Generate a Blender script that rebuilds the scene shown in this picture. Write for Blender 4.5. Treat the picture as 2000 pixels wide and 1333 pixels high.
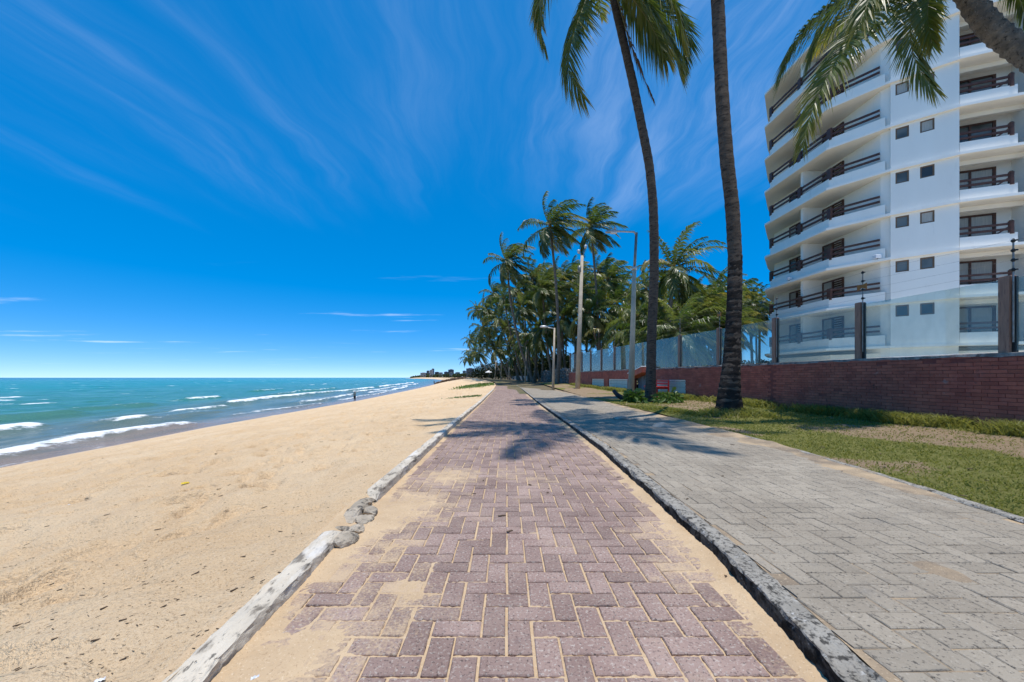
import bpy, math, random
import numpy as np
from mathutils import Vector, Matrix

for _o in list(bpy.data.objects):
    bpy.data.objects.remove(_o, do_unlink=True)
SC = bpy.context.scene
COL = SC.collection
R = math.radians
rnd = random.Random(7)

# ------------------------------------------------------------------ camera
F = 750.0            # focal length in pixels of the 2000 px wide photograph
CX, HY = 990.0, 738.0
H = 1.07             # eye height above the red path
cam_d = bpy.data.cameras.new('camera')
cam = bpy.data.objects.new('camera', cam_d)
COL.objects.link(cam)
cam.location = (0, 0, H)
cam.rotation_euler = (R(90), 0, 0)
cam_d.sensor_width = 36.0
cam_d.lens = F * 36.0 / 2000.0
cam_d.shift_x = (1000 - CX) / 2000.0
cam_d.shift_y = (HY - 666.5) / 2000.0
cam_d.clip_start = 0.05
cam_d.clip_end = 40000
SC.camera = cam

# ------------------------------------------------------------------ sky and sun
SUN_EL, SUN_AZ = R(83), math.atan2(0.45, -0.89)     # azimuth measured from +Y towards +X
world = bpy.data.worlds.new('World')
SC.world = world
world.use_nodes = True


def build_world():
    nt = world.node_tree
    N, L = nt.nodes, nt.links
    N.clear()

    def math_n(op, a, b=None, c=None):
        n = N.new('ShaderNodeMath'); n.operation = op
        for i, x in enumerate((a, b, c)):
            if x is None:
                continue
            if isinstance(x, (int, float)):
                n.inputs[i].default_value = x
            else:
                L.new(x, n.inputs[i])
        return n.outputs[0]

    def maprange(x, a, b, c, d, smooth=True):
        n = N.new('ShaderNodeMapRange')
        n.interpolation_type = 'SMOOTHSTEP' if smooth else 'LINEAR'
        L.new(x, n.inputs[0])
        for i, q in enumerate((a, b, c, d)):
            n.inputs[i + 1].default_value = q
        return n.outputs[0]

    def comb(x, y, z=0.0):
        n = N.new('ShaderNodeCombineXYZ')
        for i, q in enumerate((x, y, z)):
            if isinstance(q, (int, float)):
                n.inputs[i].default_value = q
            else:
                L.new(q, n.inputs[i])
        return n.outputs[0]

    def noise(v, scale, detail=5, rough=0.55, dist=0.0):
        n = N.new('ShaderNodeTexNoise')
        L.new(v, n.inputs['Vector'])
        n.inputs['Scale'].default_value = scale
        n.inputs['Detail'].default_value = detail
        n.inputs['Roughness'].default_value = rough
        n.inputs['Distortion'].default_value = dist
        return n.outputs['Fac']

    sky = N.new('ShaderNodeTexSky')
    sky.sky_type = 'NISHITA'
    sky.sun_disc = False
    sky.sun_elevation = SUN_EL
    sky.sun_rotation = SUN_AZ
    sky.air_density = 0.31
    sky.dust_density = 0.0
    sky.ozone_density = 3.0
    hs = N.new('ShaderNodeHueSaturation')
    hs.inputs['Hue'].default_value = 0.505
    hs.inputs['Saturation'].default_value = 2.45
    hs.inputs['Value'].default_value = 2.45
    gm = N.new('ShaderNodeGamma')
    gm.inputs['Gamma'].default_value = 0.40
    L.new(sky.outputs[0], gm.inputs['Color'])
    L.new(gm.outputs[0], hs.inputs['Color'])

    tc = N.new('ShaderNodeTexCoord')
    sp = N.new('ShaderNodeSeparateXYZ')
    L.new(tc.outputs['Generated'], sp.inputs[0])
    z = math_n('MAXIMUM', sp.outputs[2], 0.012)
    u = math_n('DIVIDE', sp.outputs[0], z)
    v = math_n('DIVIDE', sp.outputs[1], z)
    uv = comb(u, v)
    wob = math_n('SUBTRACT', noise(uv, 0.9, 3), 0.5)
    # cirrus filaments run along +Y high above the coast
    u2 = math_n('ADD', u, math_n('MULTIPLY', wob, 0.55))
    ramp = N.new('ShaderNodeValToRGB')
    cr = ramp.color_ramp
    cr.interpolation = 'EASE'
    stops = [(-3.0, .06), (-2.25, .08), (-2.1, .42), (-1.95, .06), (-1.6, .05), (-1.3, .26), (-1.12, .28), (-1.02, .08),
             (-.88, .42), (-.74, .14), (-.6, .22), (-.42, .36), (-.2, .16), (-.02, .12), (.25, .5), (.5, .95), (.9, 1.0),
             (1.35, .9), (1.8, .4), (3.0, .2)]
    while len(cr.elements) > 1:
        cr.elements.remove(cr.elements[-1])
    for i, (x, d) in enumerate(stops):
        p = (x + 3) / 6
        e = cr.elements[0] if i == 0 else cr.elements.new(p)
        e.position = p
        e.color = (d, d, d, 1)
    L.new(math_n('DIVIDE', math_n('ADD', u2, 3.0), 6.0), ramp.inputs[0])
    fib = noise(comb(math_n('MULTIPLY', u2, 9.0), math_n('MULTIPLY', v, 1.15), 3.3), 1.0, 10, 0.64, 0.2)
    fib = maprange(fib, 0.30, 0.80, 0.0, 1.0)
    soft = noise(comb(math_n('MULTIPLY', u2, 1.6), math_n('MULTIPLY', v, 0.5), 8.1), 1.0, 4, 0.5)
    soft = maprange(soft, 0.32, 0.68, 0.25, 1.0)
    vend = math_n('ADD', v, math_n('MULTIPLY', math_n('SUBTRACT', noise(comb(math_n('MULTIPLY', u, 2.2), 0.0, 1.7), 1.0, 2), 0.5), 2.2))
    fade = maprange(vend, 1.3, 2.5, 1.0, 0.0)
    body = math_n('ADD', math_n('MULTIPLY', fib, 0.85), 0.16)
    cir = math_n('MULTIPLY', math_n('MULTIPLY', math_n('MULTIPLY', ramp.outputs[0], body), soft), fade)
    cir = math_n('MULTIPLY', cir, 0.29)
    # thin flat wisps low over the sea
    low = noise(comb(math_n('MULTIPLY', u, 0.32), math_n('MULTIPLY', v, 0.95), 5.5), 1.0, 7, 0.6)
    low = maprange(low, 0.60, 0.80, 0.0, 0.5)
    band = math_n('MULTIPLY', maprange(v, 3.2, 4.4, 0.0, 1.0), maprange(v, 9.0, 60.0, 1.0, 0.0))
    low = math_n('MULTIPLY', low, band)
    dens = math_n('MINIMUM', math_n('ADD', cir, low), 0.85)
    up = maprange(sp.outputs[2], 0.004, 0.02, 0.0, 1.0)
    dens = math_n('MULTIPLY', dens, up)
    mix = N.new('ShaderNodeMix')
    mix.data_type = 'RGBA'
    L.new(dens, mix.inputs[0])
    L.new(hs.outputs[0], mix.inputs[6])
    mix.inputs[7].default_value = (5.2, 5.7, 6.6, 1)
    bg = N.new('ShaderNodeBackground')
    bg.inputs['Strength'].default_value = 0.15
    L.new(mix.outputs[2], bg.inputs[0])
    out = N.new('ShaderNodeOutputWorld')
    L.new(bg.outputs[0], out.inputs[0])


build_world()
sun_d = bpy.data.lights.new('sun', 'SUN')
sun_d.energy = 2.95
sun_d.angle = R(0.53)
sun_d.color = (1.0, 0.955, 0.88)
sun = bpy.data.objects.new('sun', sun_d)
COL.objects.link(sun)
sdir = Vector((math.cos(SUN_EL) * math.sin(SUN_AZ), math.cos(SUN_EL) * math.cos(SUN_AZ), math.sin(SUN_EL)))
sun.rotation_euler = sdir.to_track_quat('Z', 'Y').to_euler()
sun.location = (30, 0, 60)
SC.view_settings.view_transform = 'Standard'
SC.view_settings.look = 'None'
SC.view_settings.exposure = 0.6
SC.view_settings.gamma = 1.0
SC.view_settings.use_curve_mapping = False


# ------------------------------------------------------------------ pixel helpers
def ground(px, py, z=0.0):
    y = F * (H - z) / (py - HY)
    return Vector(((px - CX) * y / F, y, z))


def at(px, py, y):
    return Vector(((px - CX) * y / F, y, H + (HY - py) * y / F))


# ------------------------------------------------------------------ numpy noise
_rs = np.random.RandomState(5)
_perm = _rs.rand(512, 512)


def vnoise(x, y):
    x = np.asarray(x, float); y = np.asarray(y, float)
    xi = np.floor(x).astype(int); yi = np.floor(y).astype(int)
    fx = x - xi; fy = y - yi
    fx = fx * fx * (3 - 2 * fx); fy = fy * fy * (3 - 2 * fy)
    a = _perm[xi % 512, yi % 512]; b = _perm[(xi + 1) % 512, yi % 512]
    c = _perm[xi % 512, (yi + 1) % 512]; d = _perm[(xi + 1) % 512, (yi + 1) % 512]
    return (a * (1 - fx) + b * fx) * (1 - fy) + (c * (1 - fx) + d * fx) * fy


def fbm(x, y, oct=4):
    t = 0; a = 1; s = 0
    for i in range(oct):
        t = t + a * vnoise(x * 2 ** i + 17.3 * i, y * 2 ** i + 9.1 * i)
        s += a; a *= 0.5
    return t / s


def sstep(a, b, x):
    t = np.clip((np.asarray(x, float) - a) / (b - a), 0, 1)
    return t * t * (3 - 2 * t)


# ------------------------------------------------------------------ materials
def node_tools(nt):
    N, L = nt.nodes, nt.links

    class T:
        pass
    t = T()

    def sock(n, i, x):
        if isinstance(x, (int, float)):
            n.inputs[i].default_value = x
        elif isinstance(x, (tuple, list)):
            n.inputs[i].default_value = tuple(x) if len(x) == 4 or n.inputs[i].type == 'VECTOR' else tuple(x) + (1,)
        else:
            L.new(x, n.inputs[i])

    def m(op, a, b=0.0):
        n = N.new('ShaderNodeMath'); n.operation = op
        sock(n, 0, a); sock(n, 1, b)
        return n.outputs[0]

    def mixc(fac, a, b, mode='MIX'):
        n = N.new('ShaderNodeMix'); n.data_type = 'RGBA'; n.blend_type = mode
        sock(n, 0, fac); sock(n, 6, a); sock(n, 7, b)
        return n.outputs[2]

    def noise(vec, scale, detail=5, rough=0.55, dist=0.0):
        n = N.new('ShaderNodeTexNoise')
        if vec is not None:
            L.new(vec, n.inputs['Vector'])
        n.inputs['Scale'].default_value = scale
        n.inputs['Detail'].default_value = detail
        n.inputs['Roughness'].default_value = rough
        n.inputs['Distortion'].default_value = dist
        return n.outputs['Fac']

    def mr(x, a, b, c=0.0, d=1.0):
        n = N.new('ShaderNodeMapRange'); n.interpolation_type = 'SMOOTHSTEP'
        sock(n, 0, x)
        for i, q in enumerate((a, b, c, d)):
            sock(n, i + 1, q)
        return n.outputs[0]

    def pos():
        return N.new('ShaderNodeNewGeometry').outputs['Position']

    def objc():
        return N.new('ShaderNodeTexCoord').outputs['Object']

    def stretch(vec, s):
        n = N.new('ShaderNodeVectorMath'); n.operation = 'MULTIPLY'
        L.new(vec, n.inputs[0]); n.inputs[1].default_value = s
        return n.outputs[0]

    def attr(name):
        n = N.new('ShaderNodeAttribute'); n.attribute_name = name
        return n.outputs['Fac']

    def objrand():
        return N.new('ShaderNodeObjectInfo').outputs['Random']

    def bump(h, strength, dist=0.02, nrm=None):
        n = N.new('ShaderNodeBump')
        n.inputs['Strength'].default_value = strength
        n.inputs['Distance'].default_value = dist
        L.new(h, n.inputs['Height'])
        if nrm is not None:
            L.new(nrm, n.inputs['Normal'])
        return n.outputs[0]
    for k, f in dict(sock=sock, m=m, mixc=mixc, noise=noise, mr=mr, pos=pos, objc=objc, stretch=stretch, attr=attr,
                     objrand=objrand, bump=bump).items():
        setattr(t, k, f)
    t.N, t.L = N, L
    return t


def new_mat(name):
    mt = bpy.data.materials.new(name)
    mt.use_nodes = True
    nt = mt.node_tree
    bs = nt.nodes['Principled BSDF']
    return mt, node_tools(nt), bs


MATS = {}


def pmat(name, c, c2=None, scale=4.0, rough=0.85, spec=0.3, bump=0.0, bscale=40.0, bdist=0.01, layers=(), tint=0.0,
         stretch=None, metal=0.0, obj=False, bdet=6, dust=None):
    """base colour with noise between c and c2, overlays (colour, scale, lo, hi, amount), piece to piece tint, fine relief"""
    mt, t, bs = new_mat(name)
    P = t.objc() if obj else t.pos()
    if stretch:
        P = t.stretch(P, stretch)
    colr = None
    if c2 is not None:
        f = t.mr(t.noise(P, scale, 6, 0.6), 0.3, 0.7)
        colr = t.mixc(f, c, c2)
    else:
        colr = t.mixc(0.0, c, c)
    for (lc, ls, lo, hi, amt) in layers:
        f = t.m('MULTIPLY', t.mr(t.noise(P, ls, 7, 0.62), lo, hi), amt)
        colr = t.mixc(f, colr, lc)
    if tint:
        r = t.m('FRACT', t.m('ADD', t.attr('tint'), t.objrand()))
        g = t.m('ADD', t.m('MULTIPLY', r, 2 * tint), 1 - tint)
        n = t.N.new('ShaderNodeVectorMath'); n.operation = 'SCALE'
        t.L.new(colr, n.inputs[0]); t.L.new(g, n.inputs[3])
        colr = n.outputs[0]
    if dust:
        oa = t.N.new('ShaderNodeAttribute'); oa.attribute_type = 'OBJECT'; oa.attribute_name = 'dust'
        dv = t.m('MAXIMUM', oa.outputs['Fac'], t.attr('dustv'))
        dn = t.m('ADD', t.m('MULTIPLY', t.m('SUBTRACT', t.noise(P, 7, 5, .6), .5), 1.1), t.m('MULTIPLY', t.m('SUBTRACT', t.noise(P, 75, 4, .65), .5), 1.3))
        f = t.m('MULTIPLY', t.mr(t.m('ADD', dv, dn), .40, 1.05), .9)
        colr = t.mixc(f, colr, dust)
    t.L.new(colr, bs.inputs['Base Color'])
    bs.inputs['Roughness'].default_value = rough
    bs.inputs['Specular IOR Level'].default_value = spec
    bs.inputs['Metallic'].default_value = metal
    if bump:
        h = t.noise(P, bscale, bdet, 0.65)
        t.L.new(t.bump(h, bump, bdist), bs.inputs['Normal'])
    MATS[name] = mt
    return mt


pmat('paver_red', (.255, .172, .146), (.35, .25, .21), 2.2, 0.95, .15, .8, 60, .01, tint=.17, dust=(.56, .41, .26),
     layers=[((.50, .445, .385), 70, .53, .65, .62), ((.07, .056, .053), 85, .54, .66, .8), ((.50, .36, .22), 2.3, .57, .77, .35), ((.14, .105, .10), 5, .56, .76, .5)])
pmat('paver_grey', (.285, .242, .188), (.358, .308, .242), 1.3, 0.95, .15, .8, 60, .01, tint=.09,
     layers=[((.06, .055, .05), 65, .55, .66, .8), ((.48, .43, .36), 80, .56, .68, .5), ((.155, .145, .135), 6, .56, .76, .4), ((.47, .34, .21), .9, .62, .8, .35)])
pmat('kerb_pale', (.66, .58, .465), (.50, .435, .345), 5.0, .9, .2, .9, 40, .015, stretch=(1, .35, 1),
     layers=[((.15, .125, .10), 13, .52, .63, .85), ((.03, .028, .025), 50, .58, .68, .75), ((.74, .70, .64), 6, .5, .66, .7), ((.6, .43, .26), 3.5, .58, .72, .6)])
pmat('kerb_dark', (.42, .385, .33), (.30, .275, .235), 6.0, .92, .15, 1.0, 45, .02,
     layers=[((.62, .60, .56), 17, .60, .68, .85), ((.03, .028, .026), 26, .52, .62, .85), ((.05, .047, .043), 60, .54, .64, .7), ((.5, .37, .23), 3, .6, .74, .4)])
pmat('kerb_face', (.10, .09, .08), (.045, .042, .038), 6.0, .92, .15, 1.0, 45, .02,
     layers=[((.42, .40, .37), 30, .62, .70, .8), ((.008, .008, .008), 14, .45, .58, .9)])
pmat('rubble', (.54, .455, .35), (.36, .305, .235), 7, .95, .2, 1.0, 22, .03, layers=[((.07, .065, .06), 16, .52, .64, .85), ((.6, .56, .5), 6, .58, .7, .6)])
pmat('brick_red', (.50, .142, .088), (.38, .10, .068), 2.4, .8, .18, .7, 45, .008, tint=.16,
     layers=[((.045, .028, .026), 7, .62, .72, .8), ((.10, .045, .04), .9, .52, .72, .5), ((.48, .16, .12), 3.5, .56, .75, .5), ((.42, .30, .26), 26, .64, .72, .65), ((.40, .33, .30), 2.2, .66, .74, .45)])
pmat('mortar_red', (.30, .082, .058), (.20, .056, .044), 6, .8, .25, .6, 60, .006, layers=[((.25, .22, .2), 9, .66, .74, .6)])
pmat('mortar_cap', (.40, .37, .34), (.16, .15, .14), 5, .9, .2, .8, 30, .02, layers=[((.05, .045, .045), 9, .55, .66, .8)])
pmat('white_paint', (.90, .865, .80), (.86, .82, .755), .7, .75, .2, .12, 25, .004, stretch=(1, 1, .22),
     layers=[((.60, .57, .52), 1.9, .58, .80, .38), ((.52, .49, .44), 7, .64, .78, .30)])
pmat('beige_bounce_paint', (.90, .81, .68), (.85, .76, .635), .8, .85, .2, .1, 20, .004)  # beige for the plinth; on soffits its warmth stands in for bounced light
pmat('dark_timber', (.12, .052, .034), (.07, .032, .023), 6, .5, .35, .3, 60, .004)
pmat('brown_frame', (.20, .125, .075), (.14, .09, .055), 8, .55, .35)
pmat('post_brown', (.42, .225, .15), (.30, .16, .11), 7, .65, .35, .4, 80, .003, stretch=(4, 4, .5), layers=[((.05, .03, .028), 12, .56, .7, .7), ((.3, .2, .16), 25, .66, .74, .5)])
pmat('black_plastic', (.012, .012, .013), (.02, .02, .02), 10, .45, .4)
pmat('rod_metal', (.33, .31, .30), (.24, .2, .17), 12, .5, .4, metal=.6)
pmat('warning_plate', (.42, .17, .03), (.28, .12, .03), 20, .6, .3)
pmat('concrete_pole', (.56, .465, .345), (.44, .365, .275), 3, .9, .2, .4, 50, .006, layers=[((.2, .18, .16), 5, .58, .75, .6)])
pmat('grey_metal', (.20, .215, .21), (.13, .145, .145), 4, .45, .4, metal=.4)
pmat('light_metal', (.55, .55, .54), (.42, .42, .42), 4, .4, .5, metal=.5)
pmat('trunk_brown', (.145, .108, .082), (.082, .062, .05), 3.5, .95, .12, 1.0, 18, .03, stretch=(1, 1, 3.2),
     layers=[((.022, .018, .016), 7, .52, .66, .8), ((.19, .155, .125), 20, .6, .72, .5)])
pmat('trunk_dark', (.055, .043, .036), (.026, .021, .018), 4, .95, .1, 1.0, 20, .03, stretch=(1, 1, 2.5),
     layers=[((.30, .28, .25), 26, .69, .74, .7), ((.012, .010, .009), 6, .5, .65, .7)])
pmat('trunk_grey', (.22, .19, .16), (.12, .105, .09), 5, .95, .15, 1.0, 22, .03, layers=[((.045, .038, .034), 16, .55, .66, .9), ((.5, .46, .41), 30, .6, .72, .6)])
pmat('trunk_far', (.21, .172, .135), (.12, .098, .078), 3, .95, .12, .8, 10, .04, stretch=(1, 1, 2.5))
pmat('fibre', (.21, .12, .05), (.11, .07, .035), 9, .95, .1, .8, 30, .02)
pmat('coconut', (.16, .15, .04), (.22, .14, .05), 5, .6, .3, .2, 20, .01)
pmat('stone_grey', (.30, .28, .26), (.16, .15, .14), 4, .95, .2, 1.0, 14, .03, layers=[((.04, .036, .033), 9, .52, .64, .8)])
pmat('stone_white', (.42, .38, .32), (.26, .235, .2), 6, .9, .2, .8, 25, .02, layers=[((.1, .09, .08), 8, .6, .7, .7)])
pmat('rock_brown', (.15, .095, .06), (.085, .055, .038), .6, .95, .2, .8, 2, .3)
pmat('litter_ground', (.12, .095, .06), (.19, .15, .09), .9, .95, .15, .6, 12, .03, layers=[((.09, .12, .035), .5, .5, .65, .7), ((.3, .22, .13), 1.2, .56, .7, .6)])
pmat('terrace_ground', (.58, .55, .49), (.50, .47, .42), .8, .95, .15, .5, 14, .03)  # unseen paving, made pale to bounce light onto the building
pmat('mint_board', (.52, .60, .53), (.44, .52, .46), 3, .7, .3, layers=[((.3, .34, .3), 5, .6, .75, .5)])
pmat('red_paint', (.50, .018, .016), (.38, .014, .014), 4, .5, .4)
pmat('blue_grey_panel', (.13, .18, .22), (.09, .12, .15), 2, .5, .4)
pmat('curtain', (.50, .48, .44), (.38, .37, .34), 6, .9, .2, .8, 14, .03, stretch=(6, 6, .3))
pmat('bark_log', (.045, .028, .036), (.09, .06, .06), 6, .6, .3, .6, 30, .01)
pmat('far_wall_pale', (.50, .48, .46), (.40, .39, .38), .02, .9, .2)
pmat('far_wall_dark', (.16, .15, .16), (.22, .20, .20), .02, .9, .2)
pmat('far_glass', (.04, .05, .06), None, rough=.3)
pmat('far_trees', (.030, .045, .022), (.055, .07, .03), .05, .95, .1)
pmat('twig', (.075, .052, .036), (.15, .105, .07), 20, .95, .1)
pmat('skin', (.24, .13, .085), None, rough=.6)
pmat('hair', (.012, .010, .009), None, rough=.6)
pmat('shirt_blue', (.05, .13, .17), (.10, .2, .24), 8, .9)
pmat('shirt_dark', (.03, .04, .04), None, rough=.9)
pmat('trousers_navy', (.016, .020, .035), None, rough=.9)
pmat('cloth_white', (.78, .78, .77), (.7, .7, .7), 3, .9)
pmat('yellow_plastic', (.75, .55, .04), (.7, .5, .05), 9, .6)
pmat('white_plastic', (.75, .75, .76), (.65, .66, .7), 9, .5)
pmat('violet_plastic', (.25, .16, .36), (.4, .34, .5), 9, .5)


def sand_material():
    mt, t, bs = new_mat('sand')
    P = t.pos()
    c = t.mixc(t.mr(t.noise(P, .55, 6, .6), .3, .7), (.71, .495, .285), (.79, .585, .365))
    c = t.mixc(t.m('MULTIPLY', t.mr(t.noise(t.stretch(P, (1.0, .5, 1)), 3.2, 6, .65), .50, .74), .45), c, (.57, .375, .205))  # sand's own tone patches, strengthened to suggest shading of trampled relief
    c = t.mixc(t.m('MULTIPLY', t.mr(t.noise(t.stretch(P, (1.3, .7, 1)), 9, 6, .7), .52, .72), .42), c, (.74, .57, .38))
    c = t.mixc(t.m('MULTIPLY', t.mr(t.noise(P, 70, 3, .6), .54, .68), .5), c, (.80, .64, .45))
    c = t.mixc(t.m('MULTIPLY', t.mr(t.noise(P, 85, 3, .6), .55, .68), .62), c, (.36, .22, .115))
    wet = t.attr('wet')
    c = t.mixc(t.m('MULTIPLY', wet, .8), c, (.23, .155, .125))
    t.L.new(c, bs.inputs['Base Color'])
    t.L.new(t.m('SUBTRACT', .92, t.m('MULTIPLY', wet, .70)), bs.inputs['Roughness'])
    bs.inputs['Specular IOR Level'].default_value = .25
    h = t.m('ADD', t.noise(P, 9, 8, .62), t.m('MULTIPLY', t.noise(P, 55, 4, .65), .30))
    b = t.N.new('ShaderNodeBump')
    t.L.new(h, b.inputs['Height'])
    b.inputs['Distance'].default_value = .11
    t.L.new(t.m('SUBTRACT', .85, t.m('MULTIPLY', wet, .80)), b.inputs['Strength'])
    t.L.new(b.outputs[0], bs.inputs['Normal'])
    MATS['sand'] = mt


def bed_material(name, c1, c2, dark):
    mt, t, bs = new_mat(name)
    P = t.pos()
    c = t.mixc(t.mr(t.noise(P, 2.5, 6, .6), .3, .7), c1, c2)
    c = t.mixc(t.m('MULTIPLY', t.mr(t.noise(P, 105, 3, .6), .56, .70), .5), c, dark)
    c = t.mixc(t.m('MULTIPLY', t.mr(t.noise(P, 90, 3, .6), .57, .70), .4), c, (.74, .60, .43))
    t.L.new(c, bs.inputs['Base Color'])
    bs.inputs['Roughness'].default_value = .95
    bs.inputs['Specular IOR Level'].default_value = .15
    t.L.new(t.bump(t.noise(P, 120, 5, .65), .5, .006), bs.inputs['Normal'])
    MATS[name] = mt


def lawn_material():
    mt, t, bs = new_mat('lawn')
    P = t.pos()
    dry = t.attr('dry')
    g = t.mixc(t.mr(t.noise(P, 6, 6, .65), .3, .7), (.150, .150, .038), (.215, .205, .066))
    d = t.mixc(t.mr(t.noise(P, 11, 7, .7), .3, .7), (.26, .175, .105), (.36, .27, .175))
    f = t.m('ADD', dry, t.m('MULTIPLY', t.m('SUBTRACT', t.noise(P, 14, 7, .7), .5), 1.1))
    c = t.mixc(t.mr(f, .35, .65), g, d)
    c = t.mixc(t.m('MULTIPLY', t.mr(t.noise(P, 90, 4, .6), .56, .7), .55), c, (.05, .05, .022))
    t.L.new(c, bs.inputs['Base Color'])
    bs.inputs['Roughness'].default_value = .95
    bs.inputs['Specular IOR Level'].default_value = .12
    t.L.new(t.bump(t.noise(P, 45, 7, .7), .9, .04), bs.inputs['Normal'])
    MATS['lawn'] = mt


def leaf_material(name, g1, g2, ytip, yold, old_from=.72, gloss=.22, trans=.34):
    mt, t, bs = new_mat(name)
    P = t.pos()
    r = t.objrand()
    c = t.mixc(t.mr(t.m('ADD', t.m('MULTIPLY', t.noise(P, .9, 4, .6), .6), t.m('MULTIPLY', r, .4)), .25, .75), g1, g2)
    tip = t.attr('tip')
    f = t.m('MULTIPLY', t.mr(t.m('ADD', tip, t.m('MULTIPLY', t.m('SUBTRACT', r, .5), .5)), .72, 1.15), .75)
    c = t.mixc(f, c, ytip)
    old = t.m('MULTIPLY', t.mr(r, old_from, old_from + .2), t.mr(t.noise(P, 1.6, 5, .6), .35, .62))
    c = t.mixc(t.m('MULTIPLY', old, .8), c, yold)
    t.L.new(c, bs.inputs['Base Color'])
    bs.inputs['Roughness'].default_value = .42
    bs.inputs['Specular IOR Level'].default_value = gloss * 2
    tr = t.N.new('ShaderNodeBsdfTranslucent')
    cb = t.mixc(.6, c, (.42, .46, .04), 'MULTIPLY')
    hsv = t.N.new('ShaderNodeHueSaturation')
    hsv.inputs['Value'].default_value = 1.9
    hsv.inputs['Saturation'].default_value = 1.1
    t.L.new(c, hsv.inputs['Color'])
    t.L.new(hsv.outputs[0], tr.inputs['Color'])
    mx = t.N.new('ShaderNodeMixShader')
    mx.inputs[0].default_value = trans
    t.L.new(bs.outputs[0], mx.inputs[1]); t.L.new(tr.outputs[0], mx.inputs[2])
    out = t.N['Material Output'] if False else mt.node_tree.nodes['Material Output']
    t.L.new(mx.outputs[0], out.inputs['Surface'])
    MATS[name] = mt


def glass_material(name, tintc, dust, dustc, rough=.03):
    mt, t, bs = new_mat(name)
    tp = t.N.new('ShaderNodeBsdfTransparent'); tp.inputs[0].default_value = tintc + (1,)
    gl = t.N.new('ShaderNodeBsdfGlossy'); gl.inputs['Roughness'].default_value = rough
    gl.inputs[0].default_value = (.9, .95, .95, 1)
    lw = t.N.new('ShaderNodeLayerWeight'); lw.inputs[0].default_value = .5
    fres = t.m('ADD', t.m('MULTIPLY', t.m('POWER', lw.outputs['Facing'], 4.0), .55), .035)
    df = t.N.new('ShaderNodeBsdfDiffuse'); df.inputs[0].default_value = dustc + (1,)
    a = t.N.new('ShaderNodeMixShader'); b = t.N.new('ShaderNodeMixShader')
    t.L.new(fres, a.inputs[0])
    t.L.new(tp.outputs[0], a.inputs[1]); t.L.new(gl.outputs[0], a.inputs[2])
    P = t.pos()
    d = t.m('MULTIPLY', t.mr(t.noise(t.stretch(P, (1, 1, .6)), 2.3, 6, .6), .25, .8, .55, 1.35), dust)
    t.L.new(d, b.inputs[0])
    t.L.new(a.outputs[0], b.inputs[1]); t.L.new(df.outputs[0], b.inputs[2])
    t.L.new(b.outputs[0], mt.node_tree.nodes['Material Output'].inputs['Surface'])
    MATS[name] = mt


def window_material():
    mt, t, bs = new_mat('window_glass')
    P = t.pos()
    c = t.mixc(t.mr(t.noise(P, .55, 2, .5), .38, .62), (.045, .045, .042), (.16, .17, .16))
    t.L.new(c, bs.inputs['Base Color'])
    bs.inputs['Roughness'].default_value = .08
    bs.inputs['Specular IOR Level'].default_value = .6
    MATS['window_glass'] = mt


def sea_material():
    mt, t, bs = new_mat('sea_water')
    P = t.pos()
    sh = t.attr('shore')
    n1 = t.noise(t.stretch(P, (.045, .012, 0)), 1.0, 5, .6)
    n2 = t.noise(t.stretch(P, (.5, .12, 0)), 1.0, 5, .6)
    s = t.m('ADD', sh, t.m('MULTIPLY', t.m('SUBTRACT', n1, .5), 30.0))
    c = t.mixc(t.mr(sh, .5, 6), (.30, .23, .18), (.15, .19, .165))
    c = t.mixc(t.mr(s, 6, 34), c, (.055, .215, .165))
    c = t.mixc(t.mr(s, 40, 170), c, (.015, .225, .180))
    c = t.mixc(t.mr(s, 260, 1500), c, (.006, .13, .165))
    c = t.mixc(t.m('MULTIPLY', t.mr(n2, .45, .7), .35), c, (.02, .10, .10))
    foam = t.attr('foam')
    fn = t.noise(t.stretch(P, (1.6, .7, 1.6)), 1.0, 8, .68)
    f = t.mr(t.m('ADD', foam, t.m('MULTIPLY', t.m('SUBTRACT', fn, .5), 2.1)), .48, .95)
    c = t.mixc(f, c, (.86, .88, .88))
    t.L.new(c, bs.inputs['Base Color'])
    t.L.new(t.m('ADD', t.m('MULTIPLY', f, .55), .16), bs.inputs['Roughness'])
    bs.inputs['IOR'].default_value = 1.33
    bs.inputs['Specular IOR Level'].default_value = .2
    h = t.m('ADD', t.noise(t.stretch(P, (.55, .22, .4)), 1.0, 7, .66), t.m('MULTIPLY', t.noise(t.stretch(P, (4, 2.2, 3)), 1.0, 5, .65), .16))
    t.L.new(t.bump(h, .9, .65), bs.inputs['Normal'])
    MATS['sea_water'] = mt


sand_material()
bed_material('joint_sand', (.47, .335, .205), (.57, .42, .265), (.28, .18, .105))
bed_material('joint_grey', (.46, .34, .215), (.20, .16, .12), (.10, .08, .062))
lawn_material()
leaf_material('palm_leaf', (.060, .088, .013), (.125, .150, .026), (.26, .20, .035), (.20, .15, .03), .93)
leaf_material('palm_leaf_far', (.040, .072, .012), (.125, .150, .034), (.33, .29, .08), (.34, .22, .055), .86, .40, .45)
leaf_material('dead_leaf', (.075, .042, .026), (.12, .07, .04), (.16, .10, .05), (.1, .05, .03), .9, .05, .15)
leaf_material('shrub_leaf', (.060, .115, .020), (.10, .16, .035), (.2, .25, .06), (.2, .2, .05), .95, .2, .3)
leaf_material('grass_blade', (.140, .155, .030), (.225, .220, .06), (.30, .26, .12), (.36, .27, .15), .99, .08, .35)
leaf_material('shade_tinted_shrub', (.014, .024, .007), (.030, .042, .012), (.05, .06, .02), (.08, .06, .02), .95, .15, .2)  # leaf colour darkened for the deep shade under the palms
pmat('rachis', (.17, .165, .055), (.24, .21, .09), 3, .6, .3)
glass_material('fence_glass', (.86, .92, .90), .13, (.46, .53, .50))
window_material()
sea_material()


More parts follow.
